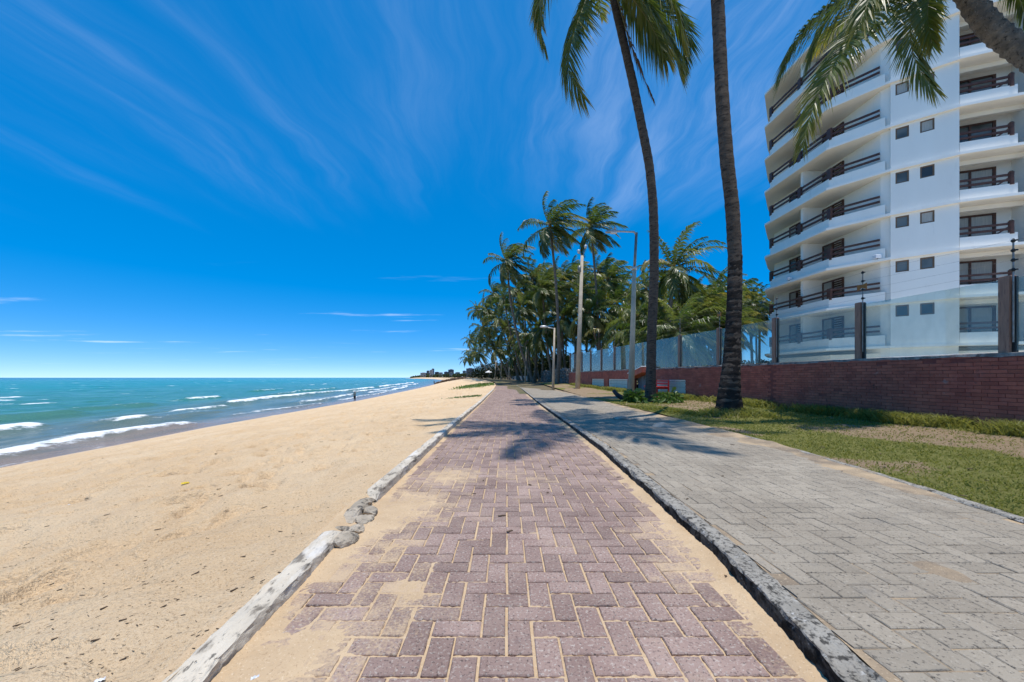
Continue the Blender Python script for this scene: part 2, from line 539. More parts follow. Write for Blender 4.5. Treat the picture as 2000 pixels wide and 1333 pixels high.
# ------------------------------------------------------------------ mesh helpers
def link(o, parent=None):
    COL.objects.link(o)
    if parent is not None:
        o.parent = parent
    return o


def tag(o, label=None, cat=None, group=None, kind=None):
    if label: o['label'] = label
    if cat: o['category'] = cat
    if group: o['group'] = group
    if kind: o['kind'] = kind
    return o


def empty(name, loc=(0, 0, 0), rz=0.0):
    o = bpy.data.objects.new(name, None)
    o.location = loc
    o.rotation_euler = (0, 0, rz)
    o.empty_display_size = .2
    return link(o)


def np_mesh(name, V, Fq=None, Ft=None, mats=(), smooth=False, attrs=None, mat_idx=None):
    """mesh from numpy arrays: V (n,3), quads (m,4), tris (k,3)"""
    me = bpy.data.meshes.new(name)
    V = np.asarray(V, np.float32)
    nq = 0 if Fq is None else len(Fq)
    ntr = 0 if Ft is None else len(Ft)
    me.vertices.add(len(V))
    me.vertices.foreach_set('co', V.ravel())
    loops = []
    if nq: loops.append(np.asarray(Fq, np.int32).ravel())
    if ntr: loops.append(np.asarray(Ft, np.int32).ravel())
    lp = np.concatenate(loops)
    me.loops.add(len(lp))
    me.loops.foreach_set('vertex_index', lp)
    me.polygons.add(nq + ntr)
    st = np.concatenate([np.arange(nq) * 4, nq * 4 + np.arange(ntr) * 3]).astype(np.int32)
    me.polygons.foreach_set('loop_start', st)
    if mat_idx is not None:
        me.polygons.foreach_set('material_index', np.asarray(mat_idx, np.int32))
    me.polygons.foreach_set('use_smooth', np.full(nq + ntr, smooth))
    for m_ in mats:
        me.materials.append(MATS[m_] if isinstance(m_, str) else m_)
    if attrs:
        for k, a in attrs.items():
            at_ = me.attributes.new(k, 'FLOAT', 'POINT')
            at_.data.foreach_set('value', np.asarray(a, np.float32))
    me.update(calc_edges=True)
    me.validate()
    return me


def grid_faces(nx, ny):
    i, j = np.meshgrid(np.arange(nx - 1), np.arange(ny - 1), indexing='ij')
    a = (i * ny + j).ravel()
    return np.stack([a, a + ny, a + ny + 1, a + 1], 1)


def obj(name, me, parent=None, loc=None):
    o = bpy.data.objects.new(name, me)
    if loc is not None:
        o.location = loc
    return link(o, parent)


class MB:
    def __init__(s):
        s.v = []; s.f = []

    def add(s, vs, fs):
        n = len(s.v)
        s.v += [tuple(v) for v in vs]
        s.f += [tuple(i + n for i in f) for f in fs]
        return s

    def box(s, x0, x1, y0, y1, z0, z1, bev=0.0):
        if bev <= 0:
            return s.add([(x0, y0, z0), (x1, y0, z0), (x1, y1, z0), (x0, y1, z0), (x0, y0, z1), (x1, y0, z1), (x1, y1, z1), (x0, y1, z1)],
                         [(3, 2, 1, 0), (4, 5, 6, 7), (0, 1, 5, 4), (1, 2, 6, 5), (2, 3, 7, 6), (3, 0, 4, 7)])
        b = bev
        ring = [(x0, y0), (x1, y0), (x1, y1), (x0, y1)]
        vs = [(x, y, z0) for x, y in ring] + [(x, y, z1 - b) for x, y in ring] + \
             [(x0 + b, y0 + b, z1), (x1 - b, y0 + b, z1), (x1 - b, y1 - b, z1), (x0 + b, y1 - b, z1)]
        fs = [(8, 9, 10, 11), (3, 2, 1, 0)]
        for i in range(4):
            j = (i + 1) % 4
            fs += [(i, j, 4 + j, 4 + i), (4 + i, 4 + j, 8 + j, 8 + i)]
        return s.add(vs, fs)

    def beam(s, p, q, w, h, up=(0, 0, 1)):
        """bar of section w x h between points p and q"""
        p, q = Vector(p), Vector(q)
        d = (q - p).normalized()
        u = Vector(up)
        if abs(d.dot(u)) > .98:
            u = Vector((0, 1, 0))
        sd = d.cross(u).normalized() * (w / 2)
        u = sd.cross(d).normalized() * (h / 2)
        vs = []
        for c in (p, q):
            vs += [c - sd - u, c + sd - u, c + sd + u, c - sd + u]
        return s.add(vs, [(3, 2, 1, 0), (4, 5, 6, 7), (0, 1, 5, 4), (1, 2, 6, 5), (2, 3, 7, 6), (3, 0, 4, 7)])

    def prism(s, poly, z0, z1):
        n = len(poly)
        vs = [(x, y, z0) for x, y in poly] + [(x, y, z1) for x, y in poly]
        fs = [tuple(range(n))[::-1], tuple(range(n, 2 * n))]
        fs += [(i, (i + 1) % n, n + (i + 1) % n, n + i) for i in range(n)]
        return s.add(vs, fs)

    def tube(s, pts, rad, n=8, cap=True):
        pts = [Vector(p) for p in pts]
        if isinstance(rad, (int, float)):
            rad = [rad] * len(pts)
        rings = []
        ref = None
        for i, p in enumerate(pts):
            t = (pts[min(i + 1, len(pts) - 1)] - pts[max(i - 1, 0)]).normalized()
            if ref is None:
                ref = Vector((1, 0, 0)) if abs(t.x) < .9 else Vector((0, 1, 0))
            a = (ref - t * ref.dot(t)).normalized()
            ref = a
            b = t.cross(a)
            rings.append([p + (a * math.cos(2 * math.pi * k / n) + b * math.sin(2 * math.pi * k / n)) * rad[i] for k in range(n)])
        base = len(s.v)
        for r_ in rings:
            s.v += [tuple(v) for v in r_]
        for i in range(len(rings) - 1):
            for k in range(n):
                a = base + i * n + k; b = base + i * n + (k + 1) % n
                s.f.append((a, b, b + n, a + n))
        if cap:
            s.f.append(tuple(base + k for k in range(n))[::-1])
            s.f.append(tuple(base + (len(rings) - 1) * n + k for k in range(n)))
        return s

    def mesh(s, name, mat, smooth=False):
        me = bpy.data.meshes.new(name)
        me.from_pydata(s.v, [], s.f)
        me.materials.append(MATS[mat])
        if smooth:
            me.polygons.foreach_set('use_smooth', [True] * len(me.polygons))
        me.update()
        return me

    def build(s, name, mat, parent=None, smooth=False):
        return obj(name, s.mesh(name, mat, smooth), parent)


def blob_rock(r, seed, sx=1, sy=1, sz=1, sub=2, amp=.3):
    """irregular faceted stone: displaced subdivided octahedron (verts, faces)"""
    import bmesh
    bm = bmesh.new()
    bmesh.ops.create_icosphere(bm, subdivisions=sub, radius=1)
    rr = random.Random(seed)
    dirs = [Vector((rr.gauss(0, 1), rr.gauss(0, 1), rr.gauss(0, 1))).normalized() for _ in range(9)]
    amps = [rr.uniform(.5, .85) for _ in dirs]
    for v in bm.verts:
        d = v.co.normalized()
        k = 1.0
        for dd, a in zip(dirs, amps):
            c = d.dot(dd)
            if c > a:
                k = min(k, a / c)
        k *= 1 + amp * .25 * (rr.random() - .5)
        v.co = Vector((d.x * sx, d.y * sy, d.z * sz)) * k * r
    bm.verts.index_update()
    vs = [tuple(v.co) for v in bm.verts]
    fs = [tuple(v.index for v in f.verts) for f in bm.faces]
    bm.free()
    return vs, fs


# ------------------------------------------------------------------ terrain profiles
def interp(tab, x):
    xs = [a for a, b in tab]; ys = [b for a, b in tab]
    return np.interp(x, xs, ys)


def pz(y):                       # height of the red path
    return .45 * sstep(38, 110, y)


def cxo(y):                      # the path swings towards the sea in the distance
    y = np.asarray(y, float)
    q = np.clip(y - 36, 0, 75)
    return -.0012 * q * q - np.clip(y - 111, 0, None) * .18


XL_T = [(-5, -1.02), (1.3, -1.03), (3.2, -1.11), (8, -1.13), (16, -1.06), (34, -1.10), (400, -1.1)]
XR_T = [(-5, .95), (1.3, 1.12), (2.3, 1.235), (5.5, 1.36), (8, 1.35), (15, 1.28), (34, 1.33), (400, 1.35)]
XW_T = [(-5, 2.9), (1.2, 3.3), (2.6, 3.50), (4, 3.72), (5.8, 3.92), (9, 3.95), (30, 3.95), (400, 3.95)]


def XL(y): return interp(XL_T, y) + cxo(y)
def XR(y): return interp(XR_T, y) + cxo(y)
def XW(y): return interp(XW_T, y) + cxo(y)


KW = .125         # kerb widths
KH = .085         # kerb height on the walkway side
WZ = .082         # height of the grey walkway


def lawn_z(x, y):
    x = np.asarray(x, float); y = np.asarray(y, float)
    z = .085 + .40 * sstep(14, 60, y) + .25 * sstep(60, 110, y)
    e = sstep(0.0, .5, x - XW(y))
    z = z + e * .07 * (fbm(x * .9 + 3, y * .55, 4) - .42)
    z = z + .13 * np.exp(-(((x - 5.55) / .75) ** 2 + ((y - 9.45) / .9) ** 2))
    z = z + .11 * np.exp(-(((x - 4.35) / .34) ** 2 + ((y - 10.2) / 1.7) ** 2))
    z = z + .06 * np.exp(-(((x - 5.5) / 1.1) ** 2 + ((y - 12.5) / .9) ** 2))
    z = z + .05 * np.exp(-((x - wallx(y) + .35) / .4) ** 2)
    return z


def wallx(y):
    y = np.asarray(y, float)
    return np.where(y < 12.1, 8.36 + (12.1 - y) * .055, 9.09 - .06 * y)


def shore_x(y):
    return interp([(-60, -21), (0, -22), (17, -22.9), (31, -24.7), (65, -26.2), (120, -31), (180, -37), (305, -53), (600, -100), (1000, -190), (1800, -430), (3000, -600)], y)


SEA = -3.0


def beach_z(x, y):
    x0 = XL(y) - KW
    t = (x0 - x) / (x0 - shore_x(y))
    b = .052 + .033 * sstep(2.4, 3.6, y)
    z = pz(y) + b - (b - SEA + pz(y)) * np.clip(t, 0, None) ** 1.22
    return z


# ------------------------------------------------------------------ ground sheets
def geo(a, b, n):
    return a * (b / a) ** (np.arange(n) / (n - 1))


def make_beach():
    ys = np.concatenate([np.linspace(-6, .75, 16), geo(.8, 120, 440), geo(125, 2600, 60)])
    us = np.concatenate([[0, .004, .008, .012, .02, .03, .04], geo(.05, 1.0, 290), np.linspace(1.02, 1.6, 16)])
    U, Y = np.meshgrid(us, ys, indexing='ij')
    X0 = XL(Y) - KW + .015
    gapm = sstep(2.44, 2.6, Y) * (1 - sstep(3.18, 3.34, Y))
    X = X0 + (shore_x(Y) - X0) * U
    over = sstep(.40, .62, fbm(Y * 1.9 + 3, Y * 0 + 7.7, 3)) * (1 - sstep(2.2, 2.5, Y))
    X = X + (gapm * .13 + over * .085) * np.exp(-(X0 - X) / .12)
    Z = beach_z(X, Y)
    d = X0 - X
    Z = Z - gapm * .075 * np.exp(-(np.clip(d + .10, 0, None) / .13) ** 2)
    amp = sstep(.03, .6, d) * (1 - sstep(.86, .98, U))
    rough = (fbm(X * 3.1, Y * 3.1, 4) - .5) * .15 + (fbm(X * .6 + 5, Y * .6, 3) - .5) * .14
    pits = -np.clip(fbm(X * 3.6 + 40, Y * 3.6, 2) - .56, 0, 1) * .42
    Z = Z + (rough + pits) * amp
    fr_ = random.Random(77)
    for trk in range(9):
        fx, fy, fa = fr_.uniform(-9, -1.9), fr_.uniform(1.2, 8), fr_.uniform(.9, 2.4)
        for st in range(26):
            fa += fr_.gauss(0, .07)
            fx += math.cos(fa) * .62; fy += math.sin(fa) * .62
            sx_ = fx + (.11 if st % 2 else -.11) * math.sin(fa); sy_ = fy - (.11 if st % 2 else -.11) * math.cos(fa)
            k = (np.abs(X - sx_) < .4) & (np.abs(Y - sy_) < .4)
            if sx_ > -1.5 or not k.any(): continue
            lx = (X[k] - sx_) * math.cos(fa) + (Y[k] - sy_) * math.sin(fa)
            ly = -(X[k] - sx_) * math.sin(fa) + (Y[k] - sy_) * math.cos(fa)
            q = (lx / .15) ** 2 + (ly / .075) ** 2
            Z[k] = Z[k] - .055 * np.exp(-q * q) + .022 * np.exp(-((np.sqrt(q) - 1.45) / .4) ** 2)
    # sand banked against and over the near end of the kerb
    Z = Z + .035 * np.exp(-(d / .22) ** 2) * (fbm(Y * .8, X * 0 + 3.3, 3) - .45) * 2
    Z = Z - .05 * np.exp(-(d / .10) ** 2) * (.5 + .5 * np.sin(Y * .6)) * sstep(3.3, 5, Y)
    wet = sstep(.925, .985, U + (fbm(X * .15, Y * .12, 3) - .5) * .03)
    V = np.stack([X, Y, Z], -1).reshape(-1, 3)
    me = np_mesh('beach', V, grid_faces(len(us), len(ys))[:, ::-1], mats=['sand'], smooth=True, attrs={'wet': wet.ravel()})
    from mathutils.bvhtree import BVHTree
    k_ = (Y < 60).all(axis=0).sum()
    Vn = np.stack([X, Y, Z], -1)[:, :k_].reshape(-1, 3)
    global BEACH_BVH
    BEACH_BVH = BVHTree.FromPolygons(Vn.tolist(), grid_faces(len(us), int(k_)).tolist())
    tag(obj('beach', me), 'golden sand beach sloping down to the water', None, kind='structure')


def make_sea():
    ys = np.concatenate([np.linspace(-60, 4, 22), geo(5, 420, 420), geo(430, 2600, 50)])
    ds = np.concatenate([np.linspace(-3.0, 60, 260), geo(60.6, 420, 130), geo(430, 3000, 30)])
    D, Y = np.meshgrid(ds, ys, indexing='ij')
    X = shore_x(Y) - D
    Z = np.full_like(X, SEA)
    foam = np.zeros_like(X)
    near = sstep(0.2, 3, D)
    # chop and swell
    Z = Z + near * ((fbm(X * .22, Y * .07, 4) - .5) * .55 + (fbm(X * .9 + 7, Y * .35, 3) - .5) * .16) * (1 - sstep(300, 900, D))
    # breakers: (distance from shore, y0, y1, height, foam)
    waves = [(3.0, 17, 33.5, .34, 1.0), (12.6, 25, 31.5, .45, 1.0), (11.0, 32.5, 38, .36, .95), (9.0, 36, 46, .2, .5), (13.5, 44, 54, .34, .9),
             (17.5, 58, 150, .5, 1.05), (18.5, 160, 300, .6, 1.05), (7.5, 60, 90, .25, .8), (6.0, 95, 170, .3, .95), (33, 70, 80, .45, .9),
             (27, 44, 58, .34, .35), (10.5, 100, 250, .4, .9), (4.0, 40, 62, .16, .6), (3.2, 68, 120, .2, .8), (23, 30, 44, .4, .12), (22, -20, 24, .4, .7), (5, -40, 12, .34, .9),
             (14.5, -10, 22, .4, .6), (28, 90, 140, .4, .6), (19, 20, 30, .28, .2), (7.2, 22, 30, .16, .35), (44, 110, 126, .5, .7)]
    for (d0, a, b, h, fo) in waves:
        ww = 1.2 + h * 1.2
        dd = D - d0 - (fbm(Y * .09 + d0, Y * 0 + d0, 3) - .5) * 3.0 - .03 * (Y - a) * .3
        env = sstep(a - 1.5, a + 3, Y) * (1 - sstep(b - 1.2, b + .8, Y))
        prof = np.where(dd > 0, np.exp(-(dd / (ww * 1.7)) ** 2), np.exp(-(dd / (ww * .45)) ** 2))
        Z = Z + env * h * prof
        fr = np.where(dd > 0, np.exp(-(dd / (ww * .75)) ** 2), np.exp(-(dd / (ww * .5)) ** 2))
        foam = np.maximum(foam, env * fr * fo * (.62 + .7 * fbm(X * .2, Y * .16 + d0, 3)))
        trail = np.where(dd > 0, np.exp(-(dd / 4.5)), 0) * env * .34 * fo
        foam = np.maximum(foam, trail * (fbm(X * .35, Y * .25, 3)) * 1.7)
    # loose foam lace near the beach, scattered white caps further out
    foam = np.maximum(foam, .42 * sstep(.50, .66, fbm(X * .22 + 31, Y * .13 + 4, 4)) * (1 - sstep(9, 17, D)) * sstep(.5, 2.5, D))
    caps = sstep(.74, .80, fbm(X * .22 + 3, Y * .13 + 11, 3)) * sstep(20, 40, D) * (1 - sstep(350, 800, D))
    foam = np.maximum(foam, caps * .8)
    edge = np.exp(-((D - .35 - (fbm(Y * .2, Y * 0, 3) - .5) * 2.2) / .35) ** 2)
    foam = np.maximum(foam, edge * .55 * (fbm(Y * .5, X * .5, 2) + .2))
    V = np.stack([X, Y, Z], -1).reshape(-1, 3)
    me = np_mesh('sea', V, grid_faces(len(ds), len(ys))[:, ::-1], mats=['sea_water'], smooth=True,
                 attrs={'foam': foam.ravel(), 'shore': np.clip(D, 0, 1e9).ravel()})
    s = tag(obj('sea', me), 'turquoise sea with white breakers', None, kind='structure')
    # open water out to the horizon
    xs = np.array([-26000, -9000, -4500, -2900.0])
    ysf = np.array([-9000, -60, 2600, 6000, 30000.0])
    X, Y = np.meshgrid(xs, ysf, indexing='ij')
    parts = []
    V = np.stack([X, Y, X * 0 + SEA - .05], -1).reshape(-1, 3)
    F1 = grid_faces(4, 5)
    X2, Y2 = np.meshgrid(np.array([-2901, -700.0, 1200, 9000]), np.array([2590, 6000, 30000.0]), indexing='ij')
    V2 = np.stack([X2, Y2, X2 * 0 + SEA - .05], -1).reshape(-1, 3)
    F2 = grid_faces(4, 3) + len(V)
    VV = np.concatenate([V, V2])
    me = np_mesh('open_sea', VV, np.concatenate([F1, F2]), mats=['sea_water'],
                 attrs={'foam': np.zeros(len(VV)), 'shore': np.full(len(VV), 3000.0)})
    tag(obj('open_sea', me), 'open water reaching the horizon', None, kind='structure')


def make_ground():
    # soil under the palm grove and inland, one sheet to the horizon
    xs = np.array([1.2, 4, 7, 12, 25, 60, 200, 800, 5000.0])
    ys = np.array([-60, -10, 5, 20, 34, 45, 60, 80, 100, 130, 170, 230, 330, 600, 1200, 2600.0])
    X, Y = np.meshgrid(xs, ys, indexing='ij')
    X = np.where(X < 1.3, XL(Y) - .05, X + np.where(Y > 40, cxo(Y), 0))
    Z = -.03 + .40 * sstep(14, 60, Y) + .25 * sstep(60, 110, Y)
    Z = np.where((X < 3) & (Y < 60), -.08, Z)
    V = np.stack([X, Y, Z], -1).reshape(-1, 3)
    me = np_mesh('ground', V, grid_faces(len(xs), len(ys)), mats=['litter_ground'], smooth=True)
    tag(obj('ground', me), 'leaf strewn soil under the palm grove', None, kind='structure')


BLOBS = [(600, 1290, .16, .013), (520, 1310, .12, .02), (665, 1100, .14, .017), (720, 1040, .16, .017), (745, 1010, .2, .017), (790, 1150, .10, .012),
         (805, 1185, .09, .010), (830, 1105, .06, .009), (740, 1240, .05, .010), (640, 1250, .09, .014), (880, 930, .22, .012), (790, 985, .3, .012),
         (770, 1070, .08, .013), (1000, 925, .2, .008), (1050, 935, .16, .008), (1290, 1040, .15, .010), (1330, 1110, .12, .011), (700, 1170, .07, .009), (850, 1020, .1, .006)]


def make_path():
    """red cycle path: sand bed as the sheet, herringbone pavers as its pieces"""
    ys = np.concatenate([np.linspace(-4, .85, 14), np.arange(.9, 4.6, .016), geo(4.62, 36, 330), geo(37, 260, 50)])
    us = np.linspace(0, 1, 150)
    U, Y = np.meshgrid(us, ys, indexing='ij')
    x0, x1 = XL(Y) - .16, XR(Y) + .03
    X = x0 + (x1 - x0) * U
    n = fbm(X * 3.0, Y * 3.0, 4)
    n2 = fbm(X * 17.0, Y * 17.0, 3) - .5 + (np.random.RandomState(2).rand(*X.shape) - .5) * .9
    Z = -.0092 + (n - .5) * .006 + n2 * .0085
    for (px, py, r, h) in BLOBS:
        p = ground(px, py)
        r2 = r * 1.15
        g = np.exp(-(((X - p.x) / r2) ** 2 + ((Y - p.y) / (r2 * 1.25)) ** 2))
        Z = Z + h * .56 * g * (.35 + 1.3 * n)
    eL, eR = X - x0, x1 - X
    Z = Z + .018 * np.exp(-(eR / .10) ** 2) * (.45 + 1.0 * n) + .006 * np.exp(-(eR / .20) ** 2) * sstep(.45, .7, fbm(X * 1.2 + 9, Y * .9, 3))
    Z = Z + .016 * np.exp(-((eL - .14) / .09) ** 2) * (.35 + .9 * n) + .06 * (1 - sstep(.0, .13, eL))
    far = sstep(34, 37, Y)
    Z = Z + pz(Y) + far * .012
    me = np_mesh('path', np.stack([X, Y, Z], -1).reshape(-1, 3), grid_faces(len(us), len(ys)), mats=['joint_sand', 'paver_red'], smooth=True)
    yc = (Y[:-1, :-1] + Y[1:, 1:]).ravel() / 2
    me.polygons.foreach_set('material_index', (yc > 36.2).astype(np.int32))
    root = tag(obj('path', me), 'red herringbone brick path drifted with sand', None, kind='structure')
    herringbone(root, 'paver', 'paver_red', XL, XR, .02, .06, 0.2, 36.0, .106, .0105, 0.0, 1.28, 11)


def brick_template(l, w, top=.0, depth=.05, bev=.004, jit=0.0, seed=0):
    rr = random.Random(seed)
    mb = MB()
    mb.box(-l / 2, l / 2, -w / 2, w / 2, top - depth, top, bev)
    v = np.array(mb.v)
    if jit:
        for i in range(8, 12):
            v[i, 0] += rr.uniform(-jit, jit); v[i, 1] += rr.uniform(-jit, jit)
    f4 = [f for f in mb.f if f != (3, 2, 1, 0)]
    return v, np.array(f4)


def dust_at(x, y, red):
    if not red:
        return 0.0
    d = 0.0
    for (px, py, r, h) in BLOBS:
        p = ground(px, py)
        r2 = r * 2.1
        d = max(d, min(1.0, h / .012) * .95 * math.exp(-(((x - p.x) / r2) ** 2 + ((y - p.y) / (r2 * 1.25)) ** 2)))
    d = max(d, .8 * math.exp(-((float(XR(y)) - x) / .20) ** 2), .75 * math.exp(-((x - float(XL(y))) / .24) ** 2) * (1 if y < 4 else .6))
    return d


def herringbone(root, name, mat, fl, fr, gl, gr, y0, y1, unit, gap, z, yvis, seed):
    rr = random.Random(seed)
    spots = []
    xmin, xmax = -1.4, 4.4
    for i in range(int(xmin / unit) - 2, int(xmax / unit) + 3):
        for j in range(int(y0 / unit), int(y1 / unit)):
            k = (i + j) % 4
            if k == 0:
                cx, cy, rot = (i + 1) * unit, (j + .5) * unit, 0
            elif k == 2:
                cx, cy, rot = (i + .5) * unit, (j + 1) * unit, 1
            else:
                continue
            hx = unit if rot == 0 else unit / 2
            lft = cx - hx - (float(fl(cy)) + gl); rgt = (float(fr(cy)) - gr) - (cx + hx)
            cut = 0
            if lft < 0 or rgt < 0:
                if min(lft, rgt) < -hx * 1.15:
                    continue
                cut = 1
            spots.append((cx, cy, rot, cut, lft, rgt))
    L_, W_ = 2 * unit - gap, unit - gap
    temps = [brick_template(L_, W_, 0, .05, .005, .003, s) for s in range(5)]
    full = [s for s in spots if not s[3]]
    vis = [s for s in full if s[1] > yvis and abs(CX + F * s[0] / s[1] - 1000) < 1060]
    vis.sort(key=lambda s: s[1])
    near = set(id(s) for s in vis[:300])
    meshes = []
    for v, f in temps:
        meshes.append(np_mesh(name, v, f, mats=[mat], attrs={'tint': np.full(len(v), .3)}))
    VV, FF, TT, DD = [], [], [], []
    n = 0
    for s in spots:
        cx, cy, rot, cut, lft, rgt = s
        zz = z + float(pz(cy)) + rr.uniform(-.0016, .0016)
        dx, dy = rr.uniform(-.0022, .0022), rr.uniform(-.0022, .0022)
        a = rr.gauss(0, .008) + (math.pi / 2 if rot else 0)
        tx, ty = rr.gauss(0, .006), rr.gauss(0, .006)
        ti = rr.randrange(5)
        if id(s) in near:
            o = obj(name, meshes[ti], root, (cx + dx, cy + dy, zz))
            o.rotation_euler = (tx, ty, a)
            if mat == 'paver_red': o['dust'] = dust_at(cx, cy, True)
            continue
        v, f = temps[ti]
        c_, s_ = math.cos(a), math.sin(a)
        x = v[:, 0] * c_ - v[:, 1] * s_; y = v[:, 0] * s_ + v[:, 1] * c_
        if cut:
            lo = -10 if lft >= 0 else -(unit if rot == 0 else unit / 2) - lft
            hi = 10 if rgt >= 0 else (unit if rot == 0 else unit / 2) + rgt
            x = np.clip(x, lo, hi)
        VV.append(np.stack([x + cx + dx, y + cy + dy, v[:, 2] + zz + x * ty * .7 + y * tx * .7], 1))
        FF.append(f + n); TT.append(np.full(len(v), rr.random())); DD.append(np.full(len(v), dust_at(cx, cy, mat == 'paver_red')))
        n += len(v)
    me = np_mesh(name, np.concatenate(VV), np.concatenate(FF), mats=[mat], attrs={'tint': np.concatenate(TT), 'dustv': np.concatenate(DD)})
    tag(obj(name, me, root), kind='stuff')


def make_walkway():
    ys = np.concatenate([np.linspace(-4, .85, 14), np.arange(.9, 9, .045), geo(9.05, 36, 150), geo(37, 260, 50)])
    us = np.linspace(0, 1, 70)
    U, Y = np.meshgrid(us, ys, indexing='ij')
    x0, x1 = XR(Y) + KW + .005, XW(Y) + .06
    X = x0 + (x1 - x0) * U
    n = fbm(X * 3.0 + 20, Y * 3.0, 4); n2 = fbm(X * 13.0, Y * 13.0, 3)
    Z = WZ - .007 + (n - .5) * .004 + (n2 - .5) * .004
    eR = x1 - X
    Z = Z + .028 * np.exp(-(eR / .16) ** 2) * (.4 + .9 * n) * sstep(2.5, 5.0, Y) + .012 * np.exp(-(eR / .3) ** 2) * sstep(.42, .62, fbm(X * 1.1, Y * .8 + 4, 3))
    for (px, py, r, h) in [(1830, 1112, .10, .011), (1480, 865, .28, .016), (1420, 850, .3, .014), (1870, 1128, .05, .010)]:
        p = ground(px, py, WZ)
        Z = Z + h * np.exp(-(((X - p.x) / r) ** 2 + ((Y - p.y) / (r * 1.0)) ** 2)) * (.6 + .9 * n)
    Z = Z + pz(Y) + sstep(34, 37, Y) * .010
    me = np_mesh('walkway', np.stack([X, Y, Z], -1).reshape(-1, 3), grid_faces(len(us), len(ys)), mats=['joint_grey', 'paver_grey'], smooth=True)
    yc = (Y[:-1, :-1] + Y[1:, 1:]).ravel() / 2
    me.polygons.foreach_set('material_index', (yc > 36.2).astype(np.int32))
    root = tag(obj('walkway', me), 'grey herringbone block walkway beside the lawn', None, kind='structure')
    herringbone(root, 'paver', 'paver_grey', lambda y: XR(y) + KW, XW, .01, -.02, 0.2, 36.0, .108, .0055, WZ, 1.2, 12)
    # narrow concrete edging between walkway and grass
    mb = MB()
    yy = np.concatenate([np.linspace(.2, 7, 60)])
    prof = [(-.005, 0), (0, .018), (.075, .016), (.09, -.06)]
    vs, fs = [], []
    for i, y in enumerate(yy):
        x = float(XW(y)) + .02
        for (a, b) in prof:
            vs.append((x + a + rnd.uniform(-.006, .006), y, WZ + b + rnd.uniform(-.004, .004)))
    for i in range(len(yy) - 1):
        for k in range(3):
            a = i * 4 + k
            fs.append((a, a + 1, a + 5, a + 4))
    mb.add(vs, fs)
    tag(mb.build('edging', 'kerb_dark', smooth=True), 'thin concrete edging between walkway and lawn', None, kind='structure')


def make_kerb(name, fx, side, y0, y1, mat, h, w, label, rough, n=None, dome=.0, endround=True, zoff=0.0):
    """long cast kerb with a worn, chipped profile. side=-1: body lies left of fx, +1: right of fx"""
    L_ = y1 - y0
    ys = [y0]
    while ys[-1] < y1:
        ys.append(ys[-1] + max(.018, .012 * max(ys[-1], 1)))
    ys = np.array(ys)
    prof = [(0, -.06), (0.0, .012), (.001, .5 * h), (.002, .82 * h), (.006, h * .96), (.02, h), (w * .5, h + dome), (w - .025, h), (w - .004, h * .9), (w, h * .4), (w, -.06)]
    P = np.array(prof)
    A, Y = np.meshgrid(np.arange(len(P)), ys, indexing='ij')
    px, pz_ = P[A, 0], P[A, 1]
    k = rough
    nz = fbm(A * 1.3 + 3, Y * 14, 4) - .5; nx = fbm(A * 1.3 + 33, Y * 14, 4) - .5
    chip = np.clip(fbm(A * .35 + 50, Y * 3.1, 3) - .60, 0, 1)
    top = (pz_ > .3 * h)
    Xo = px + nx * .022 * k * top
    Zo = pz_ + nz * .016 * k * top - chip * .10 * k * top
    if endround:
        e = np.minimum(sstep(0, .12, Y - y0), sstep(0, .12, ys[-1] - Y))
        Zo = np.where(top, Zo * (.25 + .75 * e), Zo)
    X = fx(Y) + side * Xo
    Z = Zo + pz(Y) + zoff
    V = np.stack([X, Y, Z], -1).reshape(-1, 3)
    fcs = grid_faces(len(P), len(ys))
    if side < 0:
        fcs = fcs[:, ::-1]
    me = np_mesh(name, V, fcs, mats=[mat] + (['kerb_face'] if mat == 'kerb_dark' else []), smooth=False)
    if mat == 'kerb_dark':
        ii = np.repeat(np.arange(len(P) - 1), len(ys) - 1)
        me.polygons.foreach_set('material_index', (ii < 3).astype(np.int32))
    return tag(obj(name, me), label, None, kind='structure')


make_beach(); make_sea(); make_ground(); make_path(); make_walkway()
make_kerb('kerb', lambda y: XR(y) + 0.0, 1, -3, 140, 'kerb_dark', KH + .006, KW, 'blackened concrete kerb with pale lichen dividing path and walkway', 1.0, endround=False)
make_kerb('kerb', XL, -1, -3, 2.60, 'kerb_pale', .064, .125, 'whitewashed kerb buried in beach sand, near side of the break', .9, dome=.004)
make_kerb('kerb', XL, -1, 3.28, 34.5, 'kerb_pale', .092, .125, 'long whitewashed kerb running along the sand past the break', .55, dome=.003)

make_kerb('kerb', lambda y: XL(y) - .012, -1, 2.78, 3.30, 'rubble', .070, .105, 'split and crumbled stretch of kerb beside the break', 2.2, dome=.0)


def make_break():
    """rubble where the pale kerb has broken up"""
    spec = [(692, 1032, .085, 1.2, 1.2, .8, 'round cracked chunk of broken kerb'), (672, 1050, .10, 1.0, 1.5, .85, 'largest broken kerb chunk with brown face'),
            (712, 1012, .075, 1.1, 1.5, .8, 'pale broken kerb chunk beside thin cracked strip'), (660, 1030, .065, 2.0, .7, .6, 'flat broken kerb sliver lying out on the sand'),
            (724, 998, .07, 1.0, 1.5, .9, 'small wedge of broken kerb between cracked pieces')]
    for i, (px, py, r, sx, sy, sz, lab) in enumerate(spec):
        p = ground(px, py, .03)
        v, f = blob_rock(r, 50 + i, sx, sy, sz, 3, .5)
        me = np_mesh('kerb_chunk', np.array(v), None, np.array(f), mats=['rubble'], smooth=False)
        o = obj('kerb_chunk', me, None, (p.x, p.y, .015))
        o.scale = (.85, .85, .8)
        o.rotation_euler = (rnd.uniform(-.2, .2), rnd.uniform(-.2, .2), rnd.uniform(-.3, .3) + .05)
        tag(o, lab, 'rubble', 'broken kerb pieces')


make_break()


